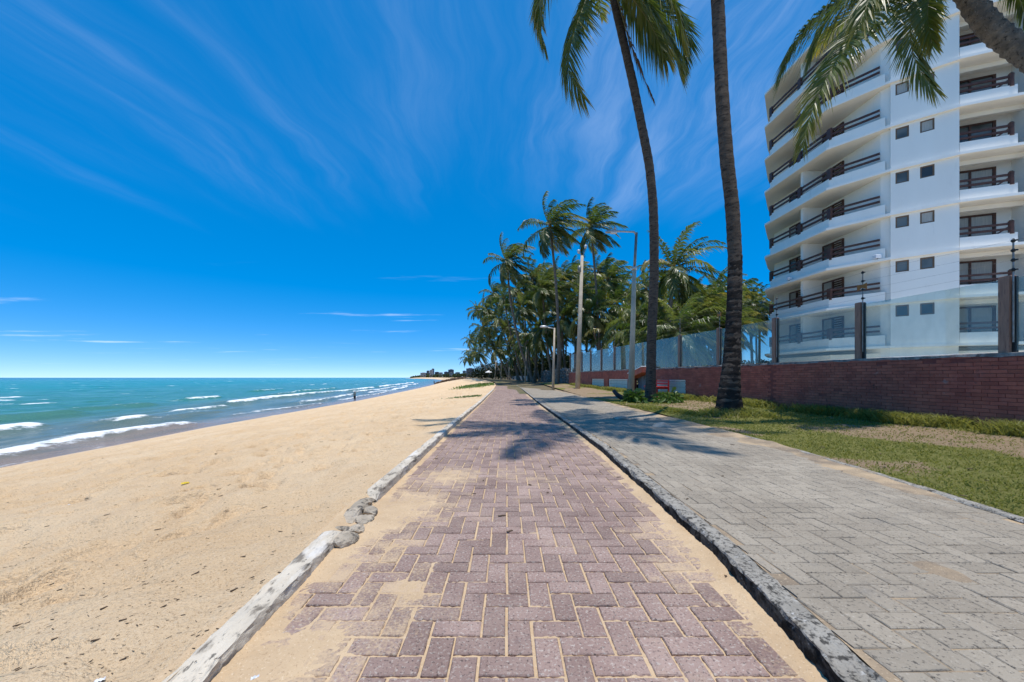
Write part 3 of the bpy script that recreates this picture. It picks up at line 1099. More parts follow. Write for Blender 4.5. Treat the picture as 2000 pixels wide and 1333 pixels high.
# ------------------------------------------------------------------ lawn, verge and terrace
def dry_mask(x, y):
    d = fbm(x * .55 + 12, y * .32 + 5, 4)
    m = sstep(.37, .53, d + (fbm(x * 2.3, y * 1.9, 3) - .5) * .25) * .9
    m = np.maximum(m, .72 * np.exp(-(((x - 6.3) / 1.3) ** 2 + ((y - 7.2) / .9) ** 2)))
    m = np.maximum(m, .8 * np.exp(-(((x - 5.2) / .9) ** 2 + ((y - 9.1) / .5) ** 2)))
    m = np.maximum(m, .9 * np.exp(-(((x - 5.2) / 1.6) ** 2 + ((y - 20) / 3.2) ** 2)))
    m = np.maximum(m, .6 * np.exp(-(((x - 4.2) / .5) ** 2 + ((y - 4.2) / .6) ** 2)))
    m = m * (1 - .9 * np.exp(-(((x - 4.7) / .9) ** 2 + ((y - 5.6) / .8) ** 2)))
    m = m * (1 - .85 * np.exp(-((x - wallx(y) + .3) / .35) ** 2))
    return m


def make_lawn():
    ys = np.concatenate([np.linspace(-4, .9, 10), geo(1, 48, 300)])
    us = np.linspace(0, 1, 90)
    U, Y = np.meshgrid(us, ys, indexing='ij')
    x0, x1 = XW(Y) + .07, wallx(Y) + .05
    X = x0 + (x1 - x0) * U
    Z = lawn_z(X, Y) + (fbm(X * 5, Y * 5, 3) - .5) * .03 * sstep(0, .15, U)
    me = np_mesh('lawn', np.stack([X, Y, Z], -1).reshape(-1, 3), grid_faces(len(us), len(ys)), mats=['lawn'], smooth=True,
                 attrs={'dry': dry_mask(X, Y).ravel()})
    tag(obj('lawn', me), 'worn grass verge with bare brown patches', None, kind='structure')
    # blades
    rs = np.random.RandomState(3)

    def blades(n, fx, fy, hmin, hmax, keep, w=.005):
        y = fy(rs.rand(n)); x = fx(rs.rand(n), y)
        d = dry_mask(x, y)
        k = rs.rand(n) < keep(x, y, d)
        x, y, d = x[k], y[k], d[k]
        n = len(x)
        z = lawn_z(x, y) - .006
        h = hmin + (hmax - hmin) * rs.rand(n) ** 1.6
        a = rs.rand(n) * 6.283
        lean = .25 + .7 * rs.rand(n)
        la = rs.rand(n) * 6.283
        ww = w * (.7 + .8 * rs.rand(n)) * np.clip(y / 5, 1, 3.5)
        b = np.stack([x, y, z], 1)
        sd = np.stack([np.cos(a) * ww, np.sin(a) * ww, 0 * a], 1)
        ln = np.stack([np.cos(la) * lean, np.sin(la) * lean, np.ones(n)], 1)
        mid = b + ln * (h * .55)[:, None]
        tip = b + ln * h[:, None] + np.stack([np.cos(la) * lean * h * .5, np.sin(la) * lean * h * .5, -h * .15], 1)
        V = np.stack([b - sd, b + sd, mid + sd * .8, mid - sd * .8, tip], 1).reshape(-1, 3)
        i = np.arange(n)[:, None] * 5
        q = i + np.array([[0, 1, 2, 3]]); tr = i + np.array([[3, 2, 4]])
        tipa = np.repeat((d * .8 + rs.rand(n) * .45)[:, None], 5, 1) * np.array([.6, .6, .9, .9, 1.1])[None, :]
        return V, q, tr, tipa.ravel()
    sets = []
    fxl = lambda u, y: XW(y) + .10 + (wallx(y) - XW(y) - .15) * u
    sets.append(blades(60000, fxl, lambda u: 2.4 * (16 / 2.4) ** u, .015, .055, lambda x, y, d: 1 - d * .85))
    # tufts at the foot of the wall, round the palm and along the verge
    sets.append(blades(36000, lambda u, y: wallx(y) - .05 - .55 * u ** 1.7, lambda u: 5.2 * (38 / 5.2) ** u,   .06, .32,
                       lambda x, y, d: sstep(.42, .62, fbm(y * 1.3, x * .4, 3)) * .9 + .12, .006))
    sets.append(blades(9000, lambda u, y: 5.55 + (u - .5) * 1.9, lambda u: 8.6 + 1.9 * u, .05, .20, lambda x, y, d: np.exp(-(((x - 5.6) / .6) ** 2 + ((y - 9.3) / .55) ** 2)), .006))
    sets.append(blades(9000, lambda u, y: XW(y) + .12 + .6 * u, lambda u: 8.2 + 6 * u, .04, .13, lambda x, y, d: .75 * sstep(.4, .6, fbm(x * 1.5, y * .8, 2)), .006))
    V, Q, T, A = [], [], [], []
    n = 0
    for v, q, tr, a in sets:
        V.append(v); Q.append(q + n); T.append(tr + n); A.append(a); n += len(v)
    me = np_mesh('grass', np.concatenate(V), np.concatenate(Q), np.concatenate(T), mats=['grass_blade'], attrs={'tip': np.concatenate(A)})
    tag(obj('grass', me), 'short grass blades and tufts on the verge', 'grass', kind='stuff')
    # terrace inside the wall
    mb = MB()
    ys = list(np.linspace(-8, 12.1, 4)) + list(np.linspace(14, 44, 6))
    vs = [(float(wallx(y)) + .1, y, 1.28) for y in ys] + [(70, y, 1.28) for y in ys]
    n = len(ys)
    mb.add(vs, [(i, n + i, n + i + 1, i + 1) for i in range(n - 1)])
    tag(mb.build('terrace', 'terrace_ground'), 'raised garden level behind the brick wall', None, kind='structure')


make_lawn()


# ------------------------------------------------------------------ brick wall with glass fence
def wall_top(y):
    return 1.47 + .0045 * y


def glass_top(y):
    return 2.66 + .020 * y


WALL_Y0, WALL_Y1 = -3.0, 41.0
OPEN = [(17.3, 20.5, .08, .98), (24.3, 28.0, .12, .98), (29.1, 32.4, .14, .98)]
DOORGAP = (21.2, 23.4)


def make_brick_wall():
    root = empty('brick_wall', (float(wallx(12)), 12, .1))
    tag(root, 'long red painted brick wall carrying the glass fence', 'wall')
    inv = Vector(root.location)
    # core behind the brick skin
    mb = MB()
    ys = sorted(set([WALL_Y0, 12.1, WALL_Y1] + [a for o in OPEN for a in o[:2]] + list(DOORGAP) + list(np.arange(-1, 41, 3))))
    for a, b in zip(ys[:-1], ys[1:]):
        c = (a + b) / 2
        z0 = -.1
        for o in OPEN:
            if o[0] < c < o[1]: z0 = o[3]
        if DOORGAP[0] < c < DOORGAP[1]:
            z0 = 1.28
        xa, xb = float(wallx(a)), float(wallx(b))
        za, zb = wall_top(a) - .035, wall_top(b) - .035
        x2 = .22
        mb.add([(xa, a, z0), (xb, b, z0), (xb + x2, b, z0), (xa + x2, a, z0), (xa, a, za), (xb, b, zb), (xb + x2, b, zb), (xa + x2, a, za)],
               [(0, 1, 2, 3), (7, 6, 5, 4), (4, 5, 1, 0), (5, 6, 2, 1), (6, 7, 3, 2), (7, 4, 0, 3)])
    mb.v = [tuple(Vector(v) - inv) for v in mb.v]
    mb.build('core', 'mortar_red', root)
    # ragged mortar bed on top
    ys = np.arange(WALL_Y0, WALL_Y1, .06)
    vs, fs = [], []
    for i, y in enumerate(ys):
        x = float(wallx(y)); z = wall_top(y)
        e = float(fbm(np.array(y * 2.2), np.array(4.0), 4)) - .5
        e2 = float(fbm(np.array(y * 3.1), np.array(14.0), 4)) - .5
        for a, b in [(-.012, -.05 + .07 * e2), (-.012 + .03 * e, .0 + .02 * e), (.06, .012 + .03 * e2), (.2, .012), (.23, -.05)]:
            vs.append(tuple(Vector((x + a, y, z + b)) - inv))
    for i in range(len(ys) - 1):
        for k in range(4):
            a = i * 5 + k
            fs.append((a, a + 1, a + 6, a + 5))
    MB().add(vs, fs).build('mortar_cap', 'mortar_cap', root)
    # bricks
    bl, bh, g = .235, .0705, .0085
    temps = [brick_template(bl - g, .05, 0, bh - g, .004, .002, s) for s in range(4)]
    meshes = [np_mesh('brick', v, f, mats=['brick_red'], attrs={'tint': np.full(len(v), .3)}) for v, f in temps]
    spots = []
    row = 0
    z = .02
    while z < 1.62:
        off = (row % 2) * bl / 2 + (.03 if row % 5 == 0 else 0)
        y = WALL_Y0 + off
        while y < WALL_Y1 - .1:
            c = y + bl / 2
            zt = z + bh - g
            ok = zt < wall_top(c) - .01
            for o in OPEN:
                if o[0] - .08 < c < o[1] + .08 and zt < o[3] + .05: ok = False
            if DOORGAP[0] < c < DOORGAP[1] and zt < 1.3: ok = False
            if abs(c - 12.1) < .09: ok = False
            if zt > wall_top(c) - .09 and rnd.random() < .22: ok = False
            if ok and rnd.random() > .006:
                spots.append((c, zt))
            y += bl
        z += bh
        row += 1
    vis = sorted([s for s in spots if s[0] > 6.42 and s[1] > .2], key=lambda s: s[0])
    near = set(vis[:300])
    VV, FF, TT = [], [], []
    n = 0
    for (c, zt) in spots:
        ti = rnd.randrange(4)
        a = math.atan2(float(wallx(c + .1) - wallx(c - .1)), .2)
        px = float(wallx(c)) - .004 + rnd.uniform(-.003, .003) + (.025 if False else 0)
        th = math.pi / 2 - a
        if (c, zt) in near:
            o = obj('brick', meshes[ti], root, tuple(Vector((px + .02, c, zt)) - inv))
            o.rotation_euler = (rnd.gauss(0, .006), rnd.gauss(0, .01), th)
            continue
        v, f = temps[ti]
        cs, sn = math.cos(th), math.sin(th)
        x = v[:, 0] * cs - v[:, 1] * sn; y = v[:, 0] * sn + v[:, 1] * cs
        VV.append(np.stack([x + px + .02 - inv.x, y + c - inv.y, v[:, 2] + zt - inv.z + v[:, 0] * rnd.gauss(0, .01)], 1))
        FF.append(f + n); TT.append(np.full(len(v), rnd.random()))
        n += len(v)
    me = np_mesh('brick', np.concatenate(VV), np.concatenate(FF), mats=['brick_red'], attrs={'tint': np.concatenate(TT)})
    tag(obj('brick', me, root), kind='stuff')
    # boarded basement windows
    for i, (a, b, z0, z1) in enumerate(OPEN):
        w = MB()
        xa, xb = float(wallx(a)) + .10, float(wallx(b)) + .10
        nb = 3
        fr = MB()
        for (y0, y1, q0, q1) in [(a + .01, a + .07, z0, z1 - .01), (b - .07, b - .01, z0, z1 - .01), (a + .071, b - .071, z1 - .07, z1 - .01)]:
            x0, x1 = float(wallx(y0)) + .05, float(wallx(y1)) + .05
            fr.add([(x0, y0, q0), (x1, y1, q0), (x1, y1, q1), (x0, y0, q1), (x0 + .08, y0, q0), (x1 + .08, y1, q0), (x1 + .08, y1, q1), (x0 + .08, y0, q1)],
                   [(0, 1, 2, 3), (7, 6, 5, 4), (0, 4, 5, 1), (3, 2, 6, 7), (0, 3, 7, 4), (1, 5, 6, 2)])
        fr.v = [tuple(Vector(v) - inv) for v in fr.v]
        wo = fr.build('window', 'white_paint', root)
        hh = (z1 - .08 - z0) / nb
        for k in range(nb):
            y0, y1 = a + .075, b - .075
            x0, x1 = float(wallx(y0)) + .085, float(wallx(y1)) + .085
            q0, q1 = z0 + k * hh + .006, z0 + (k + 1) * hh - .006
            m = MB().add([(x0, y0, q0), (x1, y1, q0), (x1, y1, q1), (x0, y0, q1), (x0 + .03, y0, q0), (x1 + .03, y1, q0), (x1 + .03, y1, q1), (x0 + .03, y0, q1)],
                         [(0, 1, 2, 3), (7, 6, 5, 4), (0, 4, 5, 1), (3, 2, 6, 7), (0, 3, 7, 4), (1, 5, 6, 2)])
            m.v = [tuple(Vector(v) - inv) for v in m.v]
            m.build('board', 'mint_board', wo)
    # gate recess: blue-grey panels under a sloping brick hood
    a, b = DOORGAP
    xg = float(wallx((a + b) / 2))
    gate = MB().box(xg + .25, xg + .31, a, b, .1, 1.30)
    gate.v = [tuple(Vector(v) - inv) for v in gate.v]
    gt = gate.build('gate', 'blue_grey_panel', root)
    for k in range(4):
        y0 = a + .06 + k * (b - a - .12) / 4
        p = MB().box(xg + .22, xg + .245, y0 + .03, y0 + (b - a - .12) / 4 - .03, .16, 1.22)
        p.v = [tuple(Vector(v) - inv) for v in p.v]
        p.build('panel', 'blue_grey_panel', gt)
    hood = MB()
    n = 10
    prof = []
    for k in range(n + 1):
        t = k / n
        prof.append((a - .1 + t * (b - a + .2), 1.30 + .36 * (1 - t) ** 1.0 * 1.0))
    for k in range(n):
        (y0, q0), (y1, q1) = prof[k], prof[k + 1]
        x0 = xg - .35; x1 = xg + .2
        hood.add([(x0, y0, q0 - .30), (x1, y0, q0 - .30), (x1, y0, q0), (x0, y0, q0), (x0, y1, q1 - .30), (x1, y1, q1 - .30), (x1, y1, q1), (x0, y1, q1)],
                 [(0, 1, 2, 3), (7, 6, 5, 4), (0, 4, 5, 1), (3, 2, 6, 7), (0, 3, 7, 4), (1, 5, 6, 2)])
    hood.v = [tuple(Vector(v) - inv) for v in hood.v]
    hd = hood.build('hood', 'brick_red', root)
    cop = MB()
    for k in range(n):
        (y0, q0), (y1, q1) = prof[k], prof[k + 1]
        cop.beam((xg - .08, y0, q0 + .03), (xg - .08, y1 + .005, q1 + .03), .60, .05)
    cop.v = [tuple(Vector(v) - inv) for v in cop.v]
    cop.build('coping', 'white_paint', hd)


make_brick_wall()

POSTS = [1.2, 3.95, 6.72, 9.36, 12.1, 15.0, 18.0, 21.0, 24.0, 27.0, 30.0, 33.0, 36.0, 38.8, 40.8]


def make_fence():
    root = empty('glass_fence', (float(wallx(12)) + .1, 12, wall_top(12)))
    tag(root, 'glass panel fence with brown posts and electric wire rods on the brick wall', 'fence')
    o0 = Vector(root.location)

    def loc(mb):
        mb.v = [tuple(Vector(v) - o0) for v in mb.v]
        return mb
    for i, y in enumerate(POSTS):
        x = float(wallx(y)) + .10
        z0, z1 = wall_top(y) - .02, glass_top(y) + .05
        m = MB().box(x - .065, x + .065, y - .075, y + .075, z0, z1, .008)
        p = loc(m).build('post', 'post_brown', root)
        m = MB().box(x - .02, x + .03, y - .128, y - .078, z0 + .01, z1 - .03)
        loc(m).build('channel', 'black_plastic', p)
        # electric fence rod
        rz = z1 + .62 + (.12 if i % 3 == 0 else 0)
        m = MB().tube([(x - .045, y - .115, z0 + .2), (x - .045, y - .115, rz)], .012, 6)
        r_ = loc(m).build('rod', 'rod_metal', root)
        for k in range(4):
            zz = z1 + .08 + k * (rz - z1 - .12) / 3
            m = MB().tube([(x - .045, y - .115, zz - .03), (x - .045, y - .115, zz - .01), (x - .045, y - .115, zz + .01), (x - .045, y - .115, zz + .03)], [.014, .03, .03, .014], 8)
            m.beam((x - .045, y - .115, zz), (x - .045, y - .175, zz - .004), .02, .025)
            loc(m).build('insulator', 'black_plastic', r_)
    for a, b in zip(POSTS[:-1], POSTS[1:]):
        y0, y1 = a + .08, b - .13
        vs = []
        for t in (0, .012):
            for (y, zz) in ((y0, 0), (y1, 0), (y1, 1), (y0, 1)):
                x = float(wallx(y)) + .095 + t
                vs.append((x, y, wall_top(y) + .03 if zz == 0 else glass_top(y)))
        m = MB().add(vs, [(0, 1, 2, 3), (7, 6, 5, 4), (0, 4, 5, 1), (3, 2, 6, 7), (0, 3, 7, 4), (1, 5, 6, 2)])
        loc(m).build('pane', 'fence_glass', root)
    # wires
    for k in range(4):
        pts = []
        for i, y in enumerate(POSTS):
            z1 = glass_top(y) + .05
            rz = z1 + .62 + (.12 if i % 3 == 0 else 0)
            pts.append((float(wallx(y)) + .055, y - .175, z1 + .08 + k * (rz - z1 - .12) / 3))
        loc(MB().tube(pts, .0016, 4)).build('wire', 'rod_metal', root)
    for y, z in ((9.36, .42), (15.0, .55)):
        x = float(wallx(y)) + .04
        z += glass_top(y)
        m = MB()
        m.add([(x, y - .23, z - .09), (x, y - .11, z - .03), (x, y + .02, z - .09), (x, y + .02, z + .06), (x, y - .11, z + .03), (x, y - .23, z + .06),
               (x + .012, y - .23, z - .09), (x + .012, y - .11, z - .03), (x + .012, y + .02, z - .09), (x + .012, y + .02, z + .06), (x + .012, y - .11, z + .03), (x + .012, y - .23, z + .06)],
              [(5, 4, 1, 0), (4, 3, 2, 1), (6, 7, 10, 11), (7, 8, 9, 10), (0, 1, 7, 6), (1, 2, 8, 7), (2, 3, 9, 8), (3, 4, 10, 9), (4, 5, 11, 10), (5, 0, 6, 11)])
        o = loc(m).build('warning_plate', 'warning_plate', root)
        o['label'] = 'small orange bow shaped plate on a rod'


make_fence()


# ------------------------------------------------------------------ apartment building
FH, Z1 = 2.82, 3.12           # storey height, level of the first slab's top


def make_building():
    root = empty('apartment_building', (27, 27, 1.28))
    tag(root, 'white eight storey apartment block with dark timber balcony rails', 'building')
    o0 = Vector(root.location)

    def loc(mb):
        mb.v = [tuple(Vector(v) - o0) for v in mb.v]
        return mb
    P0, P1, P2, P3, P4 = [Vector(p) for p in ((22.35, 33.3), (22.45, 27.0), (24.45, 24.5), (26.75, 22.65), (33.5, 20.0))]
    Pr = Vector((24.8, 36.5))
    slab = [tuple(p) for p in (P0, P1, P2, P3, P4)] + [(46, 20.0), (46, 41), (29.0, 41), tuple(Pr)]
    d23 = (P3 - P2).normalized(); n23 = Vector((d23.y, -d23.x))
    if n23.y > 0: n23 = -n23
    C0, C1 = P2 - n23 * .2 + d23 * .04, P3 - n23 * .2
    d34 = (P4 - P3).normalized(); n34 = Vector((d34.y, -d34.x))
    if n34.y > 0: n34 = -n34
    B0 = C1 - n34 * 1.7 + d34 * .05
    B1 = B0 + d34 * 3.3
    B2 = B0 + d34 * 8
    # solid body behind balconies
    C0b, C1b = C0 - n23 * .16, C1 - n23 * .16
    body = [(24.5, 35.2), (24.52, 25.2), tuple(C0b - n23 * .02), tuple(C1b - n23 * .0), tuple(B0), tuple(B2), (44, 22.0), (44, 40), (28.6, 40)]
    loc(MB().prism(body, 1.0, Z1 + 8 * FH - .1)).build('wall', 'white_paint', root)
    # plinth
    pl = [(22.9, 33.0), (23.0, 27.3), (24.7, 24.95), (26.95, 23.1), (33.4, 20.6), (45, 20.6), (45, 40), (28.6, 40), (24.9, 36.0)]
    loc(MB().prism(pl, 1.0, Z1 - .45)).build('plinth', 'beige_bounce_paint', root)

    def poly_wall(pts, z0, z1, th, nm, mat='white_paint', parent=root):
        m = MB()
        pts = [Vector(p) for p in pts]
        for a, b in zip(pts[:-1], pts[1:]):
            d = (b - a).normalized(); n = Vector((-d.y, d.x)) * th
            m.add([(a.x, a.y, z0), (b.x, b.y, z0), (b.x + n.x, b.y + n.y, z0), (a.x + n.x, a.y + n.y, z0), (a.x, a.y, z1), (b.x, b.y, z1), (b.x + n.x, b.y + n.y, z1), (a.x + n.x, a.y + n.y, z1)],
                  [(3, 2, 1, 0), (4, 5, 6, 7), (0, 1, 5, 4), (1, 2, 6, 5), (2, 3, 7, 6), (3, 0, 4, 7)])
        return loc(m).build(nm, mat, parent)

    def holed(a, b, z0, z1, holes, th, nm):
        """flat wall a->b with rectangular holes (s0,s1,q0,q1) along it"""
        a, b = Vector(a), Vector(b)
        d = (b - a).normalized(); Ln = (b - a).length
        n = Vector((d.y, -d.x))
        if n.y > 0: n = -n
        ss = sorted(set([0, Ln] + [q for h in holes for q in h[:2]]))
        zs = sorted(set([z0, z1] + [q for h in holes for q in h[2:]]))
        m = MB()
        solid = {}
        for i in range(len(ss) - 1):
            for j in range(len(zs) - 1):
                sc, zc = (ss[i] + ss[i + 1]) / 2, (zs[j] + zs[j + 1]) / 2
                solid[i, j] = not any(h[0] < sc < h[1] and h[2] < zc < h[3] for h in holes)

        def P(s, z, k):
            q = a + d * s - n * (th * k)
            return (q.x, q.y, z)
        for (i, j), so in solid.items():
            if not so: continue
            s0, s1, q0, q1 = ss[i], ss[i + 1], zs[j], zs[j + 1]
            m.add([P(s0, q0, 0), P(s1, q0, 0), P(s1, q1, 0), P(s0, q1, 0)], [(0, 1, 2, 3)])
            m.add([P(s0, q0, 1), P(s1, q0, 1), P(s1, q1, 1), P(s0, q1, 1)], [(3, 2, 1, 0)])
            for (di, dj, e) in ((-1, 0, ((s0, q0), (s0, q1))), (1, 0, ((s1, q1), (s1, q0))), (0, -1, ((s1, q0), (s0, q0))), (0, 1, ((s0, q1), (s1, q1)))):
                if not solid.get((i + di, j + dj), False):
                    (sa, qa), (sb, qb) = e
                    m.add([P(sa, qa, 0), P(sb, qb, 0), P(sb, qb, 1), P(sa, qa, 1)], [(0, 1, 2, 3)])
        return loc(m).build(nm, 'white_paint', root), P

    def s_of(px, a, b):
        """distance along a->b where the photo column px crosses the wall"""
        a, b = Vector(a), Vector(b)
        k = (px - CX) / F
        d = b - a
        t = (k * a.y - a.x) / (d.x - k * d.y)
        return t * d.length

    wins = [(s_of(1749, C0, C1), s_of(1775.5, C0, C1)), (s_of(1797, C0, C1), s_of(1825.5, C0, C1))]
    Ln = (C1 - C0).length
    A2 = C0 - d23 * .04
    par_left = [Vector((24.9, 36.0)), Vector((22.66, 33.05)), Vector((22.74, 27.12)), A2 + Vector((-.12, .18))]
    rail_l = [Vector((22.72, 33.0)), Vector((22.81, 27.15)), A2 + Vector((-.22, .42))]
    par_right = [C1 + d34 * .0, C1 + d34 * 2.45]
    for k in range(9):
        zt = Z1 + k * FH
        s = loc(MB().prism(slab, zt - .16, zt)).build('slab' if k < 8 else 'roof', 'white_paint', root)
        s.data.materials.append(MATS['beige_bounce_paint'])
        s.data.polygons[0].material_index = 1  # slab underside tinted warm as if by bounced light
        if k == 8:
            continue
        # warm-tinted ceiling strip of the storey below is the slab itself; central bay
        holes = [(w0, w1, zt + 1.83, zt + 2.55) for w0, w1 in wins]
        wl, P = holed(C0, C1, zt + .002, zt + FH - .162, holes, .16, 'bay_wall')
        for (w0, w1) in wins:
            fr = MB()
            q0, q1 = zt + 1.83, zt + 2.55
            t = .075
            for (a0, a1, b0, b1) in ((w0, w0 + t, q0, q1), (w1 - t, w1, q0, q1), (w0 + t, w1 - t, q0, q0 + t), (w0 + t, w1 - t, q1 - t, q1)):
                pts = [P(a0, b0, .25), P(a1, b0, .25), P(a1, b1, .25), P(a0, b1, .25), P(a0, b0, .6), P(a1, b0, .6), P(a1, b1, .6), P(a0, b1, .6)]
                fr.add(pts, [(0, 1, 2, 3), (7, 6, 5, 4), (0, 4, 5, 1), (3, 2, 6, 7), (0, 3, 7, 4), (1, 5, 6, 2)])
            wo = loc(fr).build('window', 'brown_frame', root)
            pn = MB().add([P(w0 + t, q0 + t, .42), P(w1 - t, q0 + t, .42), P(w1 - t, q1 - t, .42), P(w0 + t, q1 - t, .42)], [(0, 1, 2, 3)])
            loc(pn).build('pane', 'window_glass' if rnd.random() < .75 else 'curtain', wo)
        # left balconies
        poly_wall(par_left, zt + .003, zt + .70, .12, 'parapet')
        rl = MB()
        for hh in (.98, 1.30):
            for a, b in zip(rail_l[:-1], rail_l[1:]):
                rl.beam((a.x, a.y, zt + hh), (b.x, b.y, zt + hh), .09, .125)
        ro = loc(rl).build('railing', 'dark_timber', root)
        for p in (rail_l[0], rail_l[0].lerp(rail_l[1], .54), rail_l[1]):
            m = MB().box(p.x - .07, p.x + .07, p.y - .16, p.y + .16, zt + .60, zt + 1.42)
            loc(m).build('rail_post', 'dark_timber', ro)
        fin = loc(MB().box(22.95, 24.55, 29.75, 30.0, zt + .004, zt + FH - .162)).build('partition', 'white_paint', root)
        for (y0, y1, kind) in ((27.9, 29.72, 1), (31.6, 33.2, 0)):
            fr = MB()
            x0, x1 = 24.40, 24.53
            zb, zh = zt + .004, zt + 2.45
            for (a, b, c, d) in ((y0, y0 + .09, zb, zh), (y1 - .09, y1, zb, zh), (y0 + .09, y1 - .09, zh - .1, zh), ((y0 + y1) / 2 - .05, (y0 + y1) / 2 + .05, zb, zh - .1)):
                fr.box(x0, x1, a, b, c, d)
            do = loc(fr).build('door', 'dark_timber', root)
            ym = (y0 + y1) / 2
            ga = MB().box(x0 + .05, x0 + .07, ym + .05, y1 - .09, zb, zh - .1)
            loc(ga).build('pane', 'curtain' if (k in (0, 1, 3)) else 'window_glass', do)
            lv = MB()
            nl = 14
            for q in range(nl):
                za = zb + .02 + q * (zh - .14 - zb) / nl
                lv.add([(x0 + .02, y0 + .09, za), (x0 + .02, ym - .05, za), (x0 + .07, ym - .05, za + .13), (x0 + .07, y0 + .09, za + .13)], [(3, 2, 1, 0)])
            loc(lv).build('shutter', 'dark_timber', do)
        # right balcony
        e0, e1 = par_right
        poly_wall([e0 + d34 * .02, e1], zt + .003, zt + .62, .13, 'parapet')
        rl = MB()
        ce = lambda q: e0 + d34 * q - n34 * .07
        for hh in (.86, 1.16):
            a, b = ce(.02), ce(2.3)
            rl.beam((a.x, a.y, zt + hh), (b.x, b.y, zt + hh), .09, .115)
        a, b = ce(1.6), ce(2.15)
        rl.beam((a.x, a.y, zt + .62), (b.x, b.y, zt + 1.0), .07, .08)
        ro = loc(rl).build('railing', 'dark_timber', root)
        p = ce(2.22)
        m = MB().tube([(p.x, p.y, zt + .56), (p.x, p.y, zt + 1.05), (p.x, p.y, zt + 1.28), (p.x, p.y, zt + 1.36)], [.13, .12, .13, .07], 10)
        loc(m).build('rail_post', 'dark_timber', ro)
        # sliding windows behind, beam and wall fin
        fr = MB()
        bk = lambda q, off=0.0: B0 + d34 * q + n34 * off
        zb, zh = zt + .004, zt + 2.25
        q0, q1 = .15, 2.45
        for (a, b) in ((q0, q0 + .1), (1.25, 1.35), (q1 - .14, q1)):
            u, v = bk(a, .06), bk(b, .06)
            fr.beam((u.x, u.y, (zb + zh) / 2), (v.x, v.y, (zb + zh) / 2), .10, zh - zb)
        u, v = bk(q0, .06), bk(q1, .06)
        fr.beam((u.x, u.y, zh + .051), (v.x, v.y, zh + .051), .11, .1)
        fr.beam((u.x, u.y, zt + 1.02), (v.x, v.y, zt + 1.02), .06, .08)
        do = loc(fr).build('door', 'dark_timber', root)
        for (a, b) in ((q0 + .1, 1.25), (1.35, q1 - .14)):
            u, v = bk(a, .04), bk(b, .04)
            pn = MB().beam((u.x, u.y, (zb + zh) / 2), (v.x, v.y, (zb + zh) / 2), .02, zh - zb - .02)
            loc(pn).build('pane', 'curtain' if k in (0, 1, 2, 3) else 'window_glass', do)
        u, v = bk(3.25, 0), bk(3.25, 1.6)
        fn = MB().beam((u.x, u.y, zt + FH / 2 - .08), (v.x, v.y, zt + FH / 2 - .08), .16, FH - .17)
        loc(fn).build('partition', 'white_paint', root)
        u, v = bk(-.1, .8), bk(6.8, .8)
        bm_ = MB().beam((u.x, u.y, zt + FH - .30), (v.x, v.y, zt + FH - .30), .2, .27)
        loc(bm_).build('ceiling_beam', 'beige_bounce_paint', root)
        # further bay to the right
        u, v = bk(3.7, .05), bk(6.2, .05)
        fr = MB()
        fr.beam((u.x, u.y, zt + 1.1), (v.x, v.y, zt + 1.1), .08, 2.2)
        loc(fr).build('door', 'dark_timber', root)
        u, v = e1 + d34 * .9 - n34 * .4, e1 + d34 * 4.4 - n34 * .4
        poly_wall([u, v], zt + .003, zt + .62, .13, 'parapet')
        rl = MB()
        for hh in (.86, 1.16):
            rl.beam((u.x + .05, u.y + .06, zt + hh), (v.x, v.y + .06, zt + hh), .09, .115)
        loc(rl).build('railing', 'dark_timber', root)
    # two floodlights on the slab edges
    for (p, zz) in ((Vector((24.1, 25.0)), Z1 + 2 * FH), (Vector((22.42, 30.5)), Z1 + 2 * FH)):
        m = MB().box(p.x - .2, p.x + .16, p.y - .14, p.y + .1, zz + .06, zz + .3, .03)
        fo = loc(m).build('floodlight', 'white_plastic', root)
        m = MB().box(p.x - .02, p.x + .02, p.y - .02, p.y + .02, zz - .01, zz + .07)
        loc(m).build('bracket', 'black_plastic', fo)


make_building()


